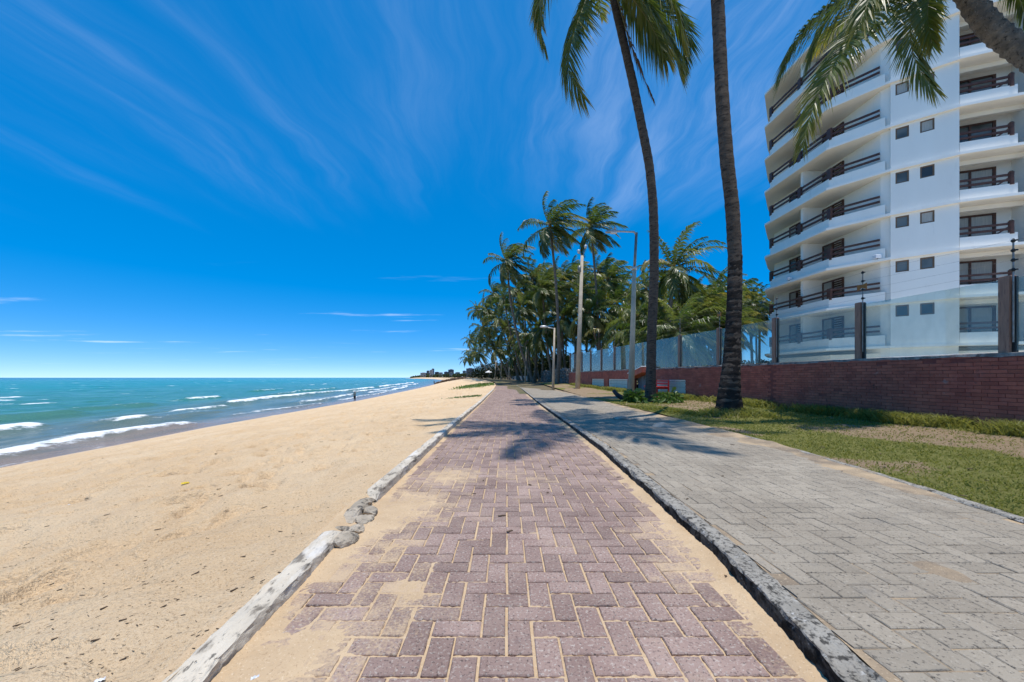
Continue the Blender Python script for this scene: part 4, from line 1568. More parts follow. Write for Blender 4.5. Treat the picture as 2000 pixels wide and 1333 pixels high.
# ------------------------------------------------------------------ palms
def frond_mesh(path, nleaf=45, width=.035, lmax=.85, droop=.35, wind=(0, 0, 0), seed=0, mats=('palm_leaf', 'rachis'), rr=.022, gap=.0, side0=None, fold=.25):
    """one pinnate leaf: tapered rachis with two rows of hanging leaflets along a 3D path"""
    rs = np.random.RandomState(seed)
    path = np.asarray(path, float)
    seg = np.linalg.norm(np.diff(path, axis=0), axis=1)
    s = np.concatenate([[0], np.cumsum(seg)]); L_ = s[-1]

    def pt(u):
        return np.stack([np.interp(u * L_, s, path[:, i]) for i in range(3)], -1)
    # frames by parallel transport
    n = 33
    uu = np.linspace(0, 1, n)
    P = pt(uu)
    for _ in range(2):
        P[1:-1] = .25 * P[:-2] + .5 * P[1:-1] + .25 * P[2:]
    T = np.gradient(P, axis=0); T /= np.linalg.norm(T, axis=1)[:, None]
    up = np.array([0, 0, 1.0])
    sd = np.cross(T[0], up) if side0 is None else np.array(side0, float)
    if np.linalg.norm(sd) < .1: sd = np.array([1.0, 0, 0])
    S = np.zeros_like(T)
    for i in range(n):
        sd = sd - T[i] * sd.dot(T[i]); sd /= np.linalg.norm(sd)
        S[i] = sd
    Nn = np.cross(S, T)

    def fr(u):
        i = np.clip(u * (n - 1), 0, n - 1.001); k = i.astype(int); f = (i - k)[:, None]
        g = lambda A: A[k] * (1 - f) + A[k + 1] * f
        return g(P), g(T), g(S), g(Nn)
    V, Q, Tr, tipA = [], [], [], []
    base = 0
    for side in (-1, 1):
        u = np.linspace(.13, .995, nleaf) + rs.uniform(-.4, .4, nleaf) / nleaf
        u = np.clip(u, .1, 1)
        if gap:
            u = u[rs.rand(len(u)) > gap]
        p, t, sv, nv = fr(u)
        m_ = len(u)
        prof = np.interp(u, [.1, .22, .45, .75, 1], [.35, .85, 1, .78, .36])
        l = lmax * prof * rs.uniform(.85, 1.12, m_)
        ang = np.interp(u, [.1, .5, 1], [1.15, .85, .38]) + rs.uniform(-.1, .1, m_)
        d = sv * (side * np.sin(ang))[:, None] + t * np.cos(ang)[:, None] + nv * (fold + rs.uniform(-.1, .1, m_))[:, None]
        d /= np.linalg.norm(d, axis=1)[:, None]
        g = np.array([0, 0, -1.0])
        w3 = np.array(wind, float)
        dr = droop * rs.uniform(.6, 1.4, m_)
        q1 = p + d * (l * .45)[:, None] + (g * 1.0 + w3) * (l * dr * .22)[:, None]
        q2 = p + d * (l * .92)[:, None] + (g * 1.0 + w3) * (l * dr)[:, None]
        wv = t - d * np.sum(t * d, 1)[:, None]
        wv /= np.linalg.norm(wv, axis=1)[:, None] + 1e-6
        tw = rs.uniform(-.7, .7, m_)
        wv = wv * np.cos(tw)[:, None] + np.cross(d, wv) * np.sin(tw)[:, None]
        w = width * rs.uniform(.75, 1.2, m_) * np.interp(u, [0, .3, 1], [.8, 1, .7])
        W = wv * w[:, None]
        vv = np.stack([p - W * .5, p + W * .5, q1 + W, q1 - W, q2], 1).reshape(-1, 3)
        i = np.arange(m_)[:, None] * 5 + base
        Q.append(i + np.array([[0, 1, 2, 3]])); Tr.append(i + np.array([[3, 2, 4]]))
        V.append(vv)
        ta = np.stack([u * .55, u * .55, u * .7 + .1, u * .7 + .1, u * .6 + .45], 1) + rs.uniform(-.12, .12, (m_, 1))
        tipA.append(ta.ravel())
        base += m_ * 5
    # rachis
    k = 4
    idx = np.linspace(0, n - 1, 17).astype(int)
    rad = rr * np.interp(np.linspace(0, 1, 17), [0, .12, 1], [1.7, 1.0, .2])
    ring = []
    for a in range(k):
        th = 2 * math.pi * a / k
        ring.append(P[idx] + (S[idx] * math.cos(th) + Nn[idx] * math.sin(th) * .8) * rad[:, None])
    rv = np.stack(ring, 1).reshape(-1, 3)
    rq = []
    for i in range(16):
        for a in range(k):
            b = (a + 1) % k
            rq.append((i * k + a, i * k + b, (i + 1) * k + b, (i + 1) * k + a))
    rq = np.array(rq) + base
    V.append(rv); tipA.append(np.zeros(len(rv)))
    nq_leaf = sum(len(q) for q in Q)
    Qa = np.concatenate(Q + [rq]); Ta = np.concatenate(Tr)
    mi = np.concatenate([np.zeros(nq_leaf), np.ones(len(rq)), np.zeros(len(Ta))])
    me = np_mesh('frond', np.concatenate(V), Qa, Ta, mats=mats, attrs={'tip': np.concatenate(tipA)}, mat_idx=mi)
    return me


def frond_path(az, el, L_, grav, wind, n=22, curl=0.0):
    d = np.array([math.cos(el) * math.cos(az), math.cos(el) * math.sin(az), math.sin(el)])
    p = np.zeros(3); pts = [p.copy()]
    for i in range(n):
        s = (i + .5) / n
        d = d + (np.array([0, 0, -1.0]) * grav * (.25 + 1.5 * s) + np.array(wind) * (.3 + 1.2 * s)) / n
        d /= np.linalg.norm(d)
        p = p + d * (L_ / n)
        pts.append(p.copy())
    return np.array(pts)


def crown_template(seed, nf, L_, grav, wind, nleaf, width, mats, lmax=.85, low=-.55, droop=.4):
    rr = random.Random(seed)
    out = []
    for i in range(nf):
        t = (i + .5) / nf
        az = i * 2.39996 + rr.uniform(-.25, .25)
        el = (1.35 - t * (1.35 - low)) + rr.uniform(-.12, .12)
        l = L_ * (.78 + .3 * math.sin(math.pi * min(1, t * .9 + .1))) * rr.uniform(.88, 1.1)
        w = (wind[0] * rr.uniform(.75, 1.25), wind[1] + rr.uniform(-.15, .15), wind[2])
        pth = frond_path(az, el, l, grav * rr.uniform(.8, 1.25), w)
        out.append(frond_mesh(pth, nleaf, width, lmax * rr.uniform(.9, 1.1), droop, (wind[0] * .45, 0, 0), seed * 100 + i, mats))
    return out


def trunk_mesh(pts, r0, r1, mat, n=10, rings=16, bumps=0.0, flare=.45, seed=0, flare_h=.06):
    pts = np.asarray([tuple(p) for p in pts], float)
    seg = np.linalg.norm(np.diff(pts, axis=0), axis=1)
    s = np.concatenate([[0], np.cumsum(seg)])
    u = np.linspace(0, 1, rings + 1)
    C = np.stack([np.interp(u * s[-1], s, pts[:, i]) for i in range(3)], 1)
    ks = max(1, rings // (len(pts) * 2))
    for _ in range(3 * ks):
        C[1:-1] = .25 * C[:-2] + .5 * C[1:-1] + .25 * C[2:]
    T = np.gradient(C, axis=0); T /= np.linalg.norm(T, axis=1)[:, None]
    a = np.array([1.0, 0, 0]) - T * T[:, :1]
    a /= np.linalg.norm(a, axis=1)[:, None]
    b = np.cross(T, a)
    rs = np.random.RandomState(seed)
    rad = (r0 + (r1 - r0) * u) * (1 + flare * np.exp(-u / flare_h))
    th = np.linspace(0, 2 * math.pi, n, endpoint=False)
    RR = rad[:, None] * np.ones(n)[None, :]
    if bumps:
        saw = (np.arange(rings + 1) % 3) / 2.0
        RR = RR * (1 + bumps * (saw[:, None] - .5) + bumps * .9 * (rs.rand(rings + 1, n) - .5))
        RR = RR * (1 + .05 * (fbm(u[:, None] * 40 + 0 * th, np.cos(th)[None, :] * 1.5 + 3 + 0 * u[:, None], 3) - .5) * 2)
    V = C[:, None, :] + (a[:, None, :] * np.cos(th)[None, :, None] + b[:, None, :] * np.sin(th)[None, :, None]) * RR[:, :, None]
    V = V.reshape(-1, 3)
    Q = []
    for i in range(rings):
        for k in range(n):
            k2 = (k + 1) % n
            Q.append((i * n + k, i * n + k2, (i + 1) * n + k2, (i + 1) * n + k))
    top = len(V)
    V = np.concatenate([V, C[-1:]])
    Tt = [(rings * n + k, rings * n + (k + 1) % n, top) for k in range(n)]
    return np_mesh('trunk', V, np.array(Q), np.array(Tt), mats=[mat], smooth=True)


def heart_mesh():
    mb = MB()
    mb.tube([(0, 0, -.35), (0, 0, -.12), (0, 0, .12), (0, 0, .45), (.02, 0, .8)], [.12, .2, .21, .13, .03], 9)
    return mb.mesh('crown_heart', 'fibre', True)


HEART = heart_mesh()
_nm = MB()
for q in range(6):
    an = q * 1.05
    v_, f_ = blob_rock(.13, q, 1, 1, 1.15, 1, .1)
    _nm.add([(x + .24 * math.cos(an), y + .24 * math.sin(an), z - .18 - .07 * (q % 2)) for x, y, z in v_], f_)
NUTS = _nm.mesh('coconuts', 'coconut', True)

FARM = ('palm_leaf_far', 'rachis')
WINDY = [crown_template(11 + i, 27, 4.1, 1.2, (1.3, .1, .15), 42, .060, FARM, 1.0, -.9, .7) for i in range(3)]
MILD = [crown_template(31 + i, 27, 4.3, 1.35, (.5, .05, .1), 42, .060, FARM, 1.0, -.85, .65) for i in range(3)]


def palm(name, base, top, label, group=None, crown=None, scale=1.0, r0=.17, r1=.12, mat='trunk_far', n=9, rings=14, bend=None, nuts=True, rot=0.0, bumps=0.0,
         pts=None, flare=.45, flare_h=.06):
    root = empty(name, tuple(base))
    tag(root, label, 'palm tree', group)
    b, t = Vector(base), Vector(top)
    if pts is None:
        bend = bend if bend is not None else 0.0
        m1 = b.lerp(t, .35) + Vector((bend, 0, 0)); m2 = b.lerp(t, .7) + Vector((bend * .8, 0, 0))
        pts = [b + Vector((0, 0, -.15)), b.lerp(m1, .5) + Vector((bend * .3, 0, 0)), m1, m2, t]
    pts = [Vector(p) - b for p in pts]
    obj('trunk', trunk_mesh(pts, r0, r1, mat, n, rings, bumps, flare, rnd.randrange(999), flare_h), root)
    tt = t - b
    h = obj('crown_heart', HEART, root, tuple(tt)); h.scale = (scale * .9,) * 3
    if nuts:
        c = obj('coconuts', NUTS, root, tuple(tt)); c.scale = (scale,) * 3
    if crown:
        for me in crown:
            f = obj('frond', me, root, tuple(tt))
            f.scale = (scale,) * 3
            f.rotation_euler = (0, 0, rot)
    return root


def gz_far(y):
    return float(.06 + .40 * sstep(14, 60, y) + .25 * sstep(60, 110, y)) - .05


def grove():
    # singled out palms that rise above the grove
    y = 42.0
    palm('coconut_palm', (float(at(1088, 700, y).x), y, gz_far(y)), at(1074, 442, y), 'tall windswept coconut palm, highest crown of the grove, beside the double-headed pole', None, WINDY[0], .98, .19, .12, bend=.45, rings=22)
    y = 46.0
    palm('coconut_palm', (float(at(1172, 700, y).x), y, gz_far(y)), at(1154, 446, y), 'tall thin windswept coconut palm just behind the curved-arm lamp post', None, WINDY[1], .96, .17, .11, bend=.25, rings=22)
    y = 52.0
    palm('coconut_palm', (float(at(1044, 700, y).x), y, gz_far(y)), at(990, 512, y), 'windswept coconut palm leaning out to the beach from the grove', None, WINDY[2], 1.0, .18, .12, bend=-.9, rings=22)
    y = 29.0
    p = at(1316, 528, y)
    palm('coconut_palm', (float(at(1303, 700, y).x), y, 1.25), p, 'bushy coconut palm standing alone behind the glass fence, drooping fronds round its trunk', None, MILD[0], .92, .17, .14, mat='concrete_pole' if False else 'trunk_grey', bend=-.1, rings=18)
    rows = [(1060, 566, 50), (1096, 552, 55), (1132, 578, 50), (1188, 548, 53), (1204, 596, 48), (1150, 612, 46), (1100, 622, 49), (1066, 640, 51), (1198, 650, 45), (1172, 575, 60),
            (1040, 545, 62), (1012, 566, 64), (1022, 602, 60), (984, 586, 70), (1050, 592, 66), (1122, 540, 70), (1168, 530, 69), (1080, 590, 72), (1140, 645, 58), (1045, 660, 58),
            (964, 574, 80), (950, 604, 90), (974, 622, 78), (990, 642, 76), (945, 640, 95), (956, 664, 92), (932, 606, 112), (938, 656, 105), (926, 688, 122), (936, 692, 116), (970, 682, 90),
            (1000, 670, 80), (1030, 668, 70), (920, 664, 138), (915, 700, 152), (1014, 690, 76), (1110, 600, 84), (1150, 570, 86), (1070, 545, 88), (1200, 560, 80), (1130, 650, 90), (1180, 640, 88), (1090, 655, 86)]
    def glab(windy, y):
        a = 'windswept coconut palm' if windy else 'drooping coconut palm'
        b = ('at the grove front beside the creeper covered wall' if y < 57 else 'in the middle of the dense grove behind the slim lamp post' if y < 79
             else 'deep in the grove by the low pale wall' if y < 100 else 'at the sea end of the grove near the white parasol')
        return a + ' ' + b

    for i, (px, py, y) in enumerate(rows):
        t = at(px, py, y)
        lean = rnd.uniform(-10, 26)
        bx = t.x + lean * y / F
        bx = max(bx, float(XW(y)) + .6)
        wnd = (i * 7) % 3 == 0 or py < 575
        cr = (WINDY if wnd else MILD)[(i * 5 + 1) % 3]
        palm('coconut_palm', (bx, y + rnd.uniform(-.5, .5), gz_far(y)), t, glab(wnd, y), 'palms of the beachside grove', cr,
             rnd.uniform(.88, 1.12), .17, .12, bend=rnd.uniform(-.5, .5), n=7, rings=12, rot=rnd.uniform(-.4, .4), nuts=i % 2 == 0)
    back = [(1262, 566, 40), (1246, 622, 35), (1286, 616, 37), (1326, 650, 26), (1362, 600, 37), (1398, 566, 42), (1392, 618, 33), (1424, 606, 39), (1352, 628, 30), (1462, 596, 44), (1484, 616, 47),
            (1226, 606, 52), (1438, 572, 48), (1300, 640, 33), (1240, 580, 62), (1276, 660, 30), (1415, 640, 30), (1340, 585, 46), (1225, 655, 44), (1478, 590, 56)]
    for i, (px, py, y) in enumerate(back):
        t = at(px, py, y)
        bx = t.x + rnd.uniform(-6, 10) * y / F
        bx = max(bx, float(wallx(y)) + .8)
        palm('coconut_palm', (bx, y, 1.25 if y < 44 else gz_far(y)), t, ('windswept' if i % 4 == 0 else 'drooping') + ' coconut palm in the garden ' + ('close behind the glass fence' if y < 38 else 'well back from the glass fence'), 'palms behind the glass fence', MILD[i % 3] if i % 4 else WINDY[i % 3],
             rnd.uniform(.72, .95), .16, .12, bend=rnd.uniform(-.3, .3), n=7, rings=10, rot=rnd.uniform(-.6, .6), nuts=i % 2 == 0)


grove()


def frond_px(pts, y, origin, **kw):
    """leaf along photo points (px, py, depth offset), relative to origin"""
    P = [np.array(at(a, b, y + c)) - np.array(origin) for a, b, c in pts]
    # smooth resample
    P = np.array(P)
    t = np.arange(len(P)); tt = np.linspace(0, len(P) - 1, 40)
    Q = np.stack([np.interp(tt, t, P[:, i]) for i in range(3)], 1)
    for _ in range(12):
        Q[1:-1] = .25 * Q[:-2] + .5 * Q[1:-1] + .25 * Q[2:]
    return frond_mesh(Q, **kw)


def near_palms():
    # tall curved palm with the visible crown
    y = 15.6
    pts = [at(1270, 796, y), at(1271, 740, y), at(1273, 650, y), at(1277, 560, y), at(1278, 480, y), at(1276, 400, y), at(1268, 320, y), at(1254, 250, y), at(1239, 175, y), at(1222, 100, y), at(1209, 45, y), at(1199, 0, y), at(1192, -40, y)]
    b, t = pts[0], pts[-1]
    b.z = .05
    root = palm('coconut_palm', b, t, 'tall curved coconut palm with drooping yellow tipped fronds, dark trunk in front of red bench', None, None, .95, .192, .152, mat='trunk_brown', n=16, rings=150, bumps=.05, pts=pts, flare=.35, flare_h=.03)
    o = tuple(t); tt = tuple(t - b)
    kw = dict(nleaf=135, width=.036, lmax=1.25, droop=.65, rr=.03)
    fr = [([(1192, -40, 0), (1140, -95, .3), (1085, -80, .6), (1052, -10, .8), (1048, 40, .8), (1066, 92, .8)], dict(wind=(.35, 0, 0)), 1),
          ([(1192, -40, 0), (1160, -30, -.6), (1143, 2, -1), (1122, 60, -1.2), (1110, 104, -1.2), (1108, 146, -1.2), (1142, 194, -1.1)], dict(wind=(.5, 0, 0)), 2),
          ([(1196, -38, 0), (1235, -45, .6), (1275, -10, 1.2), (1305, 30, 1.4), (1338, 58, 1.5), (1334, 130, 1.5)], dict(wind=(.15, 0, 0), droop=.8), 3),
          ([(1196, -38, 0), (1225, -30, -.5), (1262, 10, -1), (1292, 55, -1.2), (1318, 105, -1.2), (1328, 148, -1.2)], dict(wind=(.15, 0, 0), droop=.7), 4),
          ([(1196, -38, 0), (1220, -20, .3), (1250, 15, .6), (1278, 60, .7), (1302, 118, .7)], dict(wind=(.1, 0, 0), droop=.9), 5),
          ([(1190, -40, 0), (1150, -70, -1), (1100, -75, -1.8), (1066, -40, -2), (1050, 10, -2), (1058, 50, -2)], dict(wind=(.3, 0, 0)), 6),
          ([(1196, -38, 0), (1240, -50, -.8), (1290, -30, -1.4), (1322, 20, -1.6), (1334, 80, -1.6)], dict(wind=(0, 0, 0), droop=.9), 7),
          ([(1196, -38, 0), (1218, -35, .8), (1252, -5, 1.3), (1275, 40, 1.5), (1292, 92, 1.5)], dict(wind=(.1, 0, 0), droop=.9), 8),
          ([(1192, -40, 0), (1172, -45, .8), (1150, -20, 1.2), (1136, 30, 1.3), (1128, 80, 1.3)], dict(wind=(.3, 0, 0), lmax=.8), 9)]
    for i, (p, k2, sd) in enumerate(fr):
        k = dict(kw); k.update(k2)
        obj('frond', frond_px(p, y, o, seed=700 + sd, **k), root, tt)
    k = dict(kw); k.update(mats=('dead_leaf', 'rachis'), lmax=.55, droop=.9, nleaf=60, gap=.2)
    d = obj('frond', frond_px([(1198, -30, -.2), (1212, 20, -.3), (1228, 80, -.3), (1252, 140, -.3), (1276, 196, -.3)], y, o, seed=777, **k), root, tt)
    d['label'] = 'dead brown frond hanging beside the trunk'
    for me in crown_template(91, 9, 4.1, .8, (.6, 0, .2), 60, .036, ('palm_leaf', 'rachis'), .9, .25, .4):
        obj('frond', me, root, tt)

    # stout palm, straight in view; unseen top bent to throw shadow on the path
    y = 9.55
    pts = [at(1425, 822, y), at(1424, 800, y), at(1424, 770, y), at(1429, 710, y), at(1434, 600, y), at(1436, 500, y), at(1430, 400, y), at(1419, 310, y), at(1411, 200, y), at(1406, 100, y), at(1402, 0, y), Vector((4.75, 9.0, 12.4)), Vector((3.7, 7.9, 14.4)), Vector((2.5, 6.7, 15.6))]
    b, t = pts[0], pts[-1]
    b.z = .08
    root = palm('coconut_palm', b, t, 'stout straight coconut palm with blackened flaring base on a grassy mound', None, None, 1.0, .166, .135, mat='trunk_brown', n=18, rings=190, bumps=.045, pts=pts, flare=1.1, flare_h=.05)
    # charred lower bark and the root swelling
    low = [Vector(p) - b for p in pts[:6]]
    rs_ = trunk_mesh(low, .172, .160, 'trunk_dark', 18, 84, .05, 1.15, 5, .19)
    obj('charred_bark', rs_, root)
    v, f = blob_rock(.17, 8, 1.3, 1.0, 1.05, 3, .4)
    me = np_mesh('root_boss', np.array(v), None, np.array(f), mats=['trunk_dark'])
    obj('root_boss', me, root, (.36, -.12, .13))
    tt = tuple(t - b)
    for me in crown_template(57, 14, 4.2, .75, (.35, .1, .15), 60, .036, ('palm_leaf', 'rachis'), .95, -.15, .4):
        obj('frond', me, root, tt)

    # leaning palm reaching in over the fence
    y = 8.0
    pts = [Vector((11.6, 6.2, 1.2)), Vector((11.75, 6.5, 3.0)), Vector((11.6, 7.0, 5.0)), at(2040, 135, 7.7), at(2000, 104, 7.85), at(1960, 76, 7.95), at(1925, 46, 8.0), at(1902, 10, 8.0), at(1882, -30, 8.0), at(1856, -66, 8.0), at(1840, -80, 8.0)]
    b, t = pts[0], pts[-1]
    root = palm('coconut_palm', b, t, 'leaning grey coconut palm whose curved trunk crosses in front of the apartment block', None, None, .9, .21, .185, mat='trunk_grey', n=18, rings=170, bumps=.11, pts=pts, flare=.4)
    o = tuple(t); tt = tuple(t - b)
    kw = dict(nleaf=150, width=.021, lmax=.95, droop=.4, rr=.022)
    fr = [([(1840, -80, 0), (1805, -60, -.3), (1786, 0, -.6), (1776, 55, -.7), (1780, 105, -.7), (1798, 145, -.7), (1826, 176, -.7)], dict(side0=(1, .2, 0), fold=0.05, droop=.22, lmax=.92, wind=(.2, 0, 0)), 1),
          ([(1840, -80, 0), (1780, -60, -.2), (1714, 9, -.4), (1650, 95, -.5), (1604, 165, -.5), (1580, 230, -.5), (1567, 290, -.5)], dict(side0=(.7, .4, .5), lmax=.8, droop=.5), 2),
          ([(1840, -80, 0), (1770, -85, .5), (1690, -30, .9), (1610, 20, 1.1), (1560, 70, 1.1), (1533, 128, 1.1)], dict(droop=.8, lmax=1.05), 3),
          ([(1840, -80, 0), (1790, -80, .1), (1735, -40, .2), (1690, 30, .2), (1665, 85, .2)], dict(droop=.7, lmax=.9), 4),
          ([(1840, -80, 0), (1800, -75, -.6), (1745, -55, -1.2), (1700, -10, -1.5), (1680, 45, -1.6)], dict(droop=.7, lmax=.85), 6),
          ([(1840, -80, 0), (1770, -75, .8), (1700, -40, 1.5), (1640, 5, 1.9), (1600, 60, 2.0), (1585, 110, 2.0)], dict(droop=.8, lmax=.95), 8),
          ([(1840, -80, 0), (1830, -60, -.5), (1815, -10, -.9), (1810, 40, -1.0), (1822, 90, -1.0)], dict(droop=.3, lmax=.7), 9),
          ([(1840, -80, 0), (1900, -110, .3), (1960, -70, .5), (1990, -10, .6), (2006, 44, .6)], dict(droop=.5, lmax=.55), 5),
          ([(1840, -80, 0), (1905, -120, -.3), (1985, -100, -.5), (2035, -30, -.6), (2050, 40, -.6)], dict(droop=.5, lmax=.6), 7)]
    for i, (p, k2, sd) in enumerate(fr):
        k = dict(kw); k.update(k2)
        obj('frond', frond_px(p, y, o, seed=800 + sd, **k), root, tt)
    for me in crown_template(63, 7, 3.4, .7, (.2, 0, .1), 60, .026, ('palm_leaf', 'rachis'), .75, .45, .3):
        obj('frond', me, root, tt)


near_palms()


# ------------------------------------------------------------------ lamp posts
def lamp_one():
    b = Vector((float(at(1232, 700, 17.2).x), 17.2, float(lawn_z(5.5, 17.2)) - .05))
    root = empty('lamp_post', tuple(b))
    tag(root, 'tall concrete lamp post with metal top tube and arm pointing to the sea', 'lamp post')
    t1 = at(1239, 524, 17.2) - b; t2 = at(1243, 455, 17.2) - b
    MB().tube([(0, 0, -.2), tuple(t1 * .5), tuple(t1)], [.145, .115, .088], 12).build('pole', 'concrete_pole', root, True)
    MB().tube([tuple(t1 * .985), tuple(t1 + Vector((0, 0, .06)))], .11, 12).build('collar', 'light_metal', root, True)
    MB().tube([tuple(t1 * .97), tuple(t2)], [.066, .06], 10).build('top_tube', 'grey_metal', root, True)
    e = at(1206, 452, 17.2) - b
    h0 = at(1182, 454, 17.2) - b
    MB().tube([tuple(t2 - Vector((0, 0, .12))), tuple(t2 + Vector((-.1, 0, .04))), tuple(e)], [.05, .045, .04], 8).build('arm', 'light_metal', root, True)
    m = MB()
    m.tube([tuple(e + Vector((.12, 0, 0))), tuple(e), tuple(e + Vector((-.25, 0, -.005))), tuple(h0 + Vector((.06, 0, 0))), tuple(h0)], [.04, .06, .075, .06, .03], 10)
    hd = m.build('lamp_head', 'light_metal', root, True)
    MB().tube([tuple(e + Vector((-.12, 0, .08))), tuple(e + Vector((-.12, 0, .16))), tuple(e + Vector((-.12, 0, .20)))], [.06, .05, .02], 8).build('photocell', 'light_metal', hd, True)
    MB().box(e.x - .3, e.x - .05, e.y - .08, e.y + .08, e.z - .10, e.z - .05, .01).build('lens', 'white_plastic', hd)


def lamp_two():
    y = 30.0
    b = Vector((float(at(1128, 700, y).x), y, gz_far(y)))
    root = empty('lamp_post', tuple(b))
    tag(root, 'very tall bare concrete pole with two small floodlights on top', 'lamp post')
    t = at(1137, 500, y) - b
    MB().tube([(0, 0, -.2), tuple(t * .5), tuple(t)], [.20, .16, .11], 12).build('pole', 'concrete_pole', root, True)
    for s, dz in ((-1, .18), (1, .55)):
        m = MB().tube([tuple(t - Vector((0, 0, .1))), tuple(t + Vector((s * .12, 0, .15))), tuple(t + Vector((s * .25, 0, dz)))], .035, 6)
        br = m.build('bracket', 'grey_metal', root, True)
        c = t + Vector((s * .27, 0, dz + .14))
        m = MB().tube([tuple(c + Vector((0, 0, -.14))), tuple(c + Vector((0, 0, -.04))), tuple(c + Vector((0, 0, .12))), tuple(c + Vector((0, 0, .16)))], [.07, .11, .13, .05], 9)
        m.build('lamp_head', 'light_metal', root, True)
    m = MB().tube([tuple(t + Vector((-.2, 0, -1.3))), tuple(t + Vector((-.2, 0, -.8)))], [.15, .15], 9)
    m.build('control_box', 'grey_metal', root, True)


def lamp_small(px, ytop, ybase, y, arm, label):
    b = at(px, ybase, y)
    b.z = min(b.z, gz_far(y) + .03)
    root = empty('lamp_post', tuple(b))
    tag(root, label, 'lamp post', 'lamp posts along the grove')
    t = at(px + 3, ytop, y) - b
    MB().tube([(0, 0, -.25), tuple(t * .5), tuple(t)], [.11, .09, .065], 9).build('pole', 'concrete_pole', root, True)
    if arm:
        e = t + Vector((-arm, 0, .1))
        MB().tube([tuple(t - Vector((0, 0, .06))), tuple(e)], [.04, .035], 7).build('arm', 'light_metal', root, True)
        MB().tube([tuple(e + Vector((.35, 0, -.03))), tuple(e + Vector((.1, 0, 0))), tuple(e + Vector((-.22, 0, 0))), tuple(e + Vector((-.32, 0, 0)))], [.05, .1, .09, .03], 8).build('lamp_head', 'light_metal', root, True)


lamp_one(); lamp_two()
lamp_small(1080, 641, 758, 30.5, .85, 'short slim lamp post with sideways arm beside the vine covered stone wall')
lamp_small(1025, 678, 745, 57, .75, 'slim lamp post with sideways arm deep in front of the dark palm trunks')
lamp_small(993, 699, 742, 88, 0, 'low plain pole at the far bend of the path')
lamp_small(978, 666, 742, 90, 0, 'tall plain pole at the far bend of the path')
lamp_small(966, 703, 741, 100, 0, 'short plain pole at the farthest part of the path')


# ------------------------------------------------------------------ stones, shrubs and small things on the verge
def leaf_cloud(n, cen, rad, size, seed, mat, flat=.5, hang=0.3):
    rs = np.random.RandomState(seed)
    d = rs.normal(size=(n, 3)); d /= np.linalg.norm(d, axis=1)[:, None]
    d[:, 2] = np.abs(d[:, 2]) * 1.0 - .15
    r = rs.rand(n) ** .45
    lump = .75 + .5 * fbm(d[:, 0] * 2 + 5 + seed, d[:, 1] * 2 + d[:, 2] * 3, 2)
    c = np.array(cen) + d * r[:, None] * np.array(rad) * lump[:, None]
    ax = d + rs.normal(size=(n, 3)) * .7; ax[:, 2] -= hang
    ax /= np.linalg.norm(ax, axis=1)[:, None]
    sd = np.cross(ax, rs.normal(size=(n, 3))); sd /= np.linalg.norm(sd, axis=1)[:, None]
    l = size * rs.uniform(.6, 1.4, n)
    w = l * flat * .5
    A = c; B = c + ax * (l * .5)[:, None]; Cc = c + ax * l[:, None] - np.array([0, 0, .25]) * l[:, None]
    V = np.stack([A, B + sd * w[:, None], Cc, B - sd * w[:, None]], 1).reshape(-1, 3)
    Q = np.arange(n)[:, None] * 4 + np.array([[0, 1, 2, 3]])
    return np_mesh('foliage', V, Q, mats=[mat], attrs={'tip': np.tile([.1, .4, .7, .4], n)})


def shrub(name, p, rad, n, size, seed, mat, label, cat='shrub', group=None, flat=.5):
    root = empty(name, tuple(p))
    tag(root, label, cat, group)
    obj('foliage', leaf_cloud(n, (0, 0, rad[2] * .25), rad, size, seed, mat, flat), root)
    m = MB()
    rr = random.Random(seed)
    for k in range(6):
        a = rr.uniform(0, 6.28)
        m.tube([(0, 0, -.08), (math.cos(a) * rad[0] * .2, math.sin(a) * rad[1] * .2, rad[2] * .4), (math.cos(a) * rad[0] * .5, math.sin(a) * rad[1] * .5, rad[2] * .8)], [.025, .018, .008], 5)
    m.build('stem', 'twig', root)
    return root


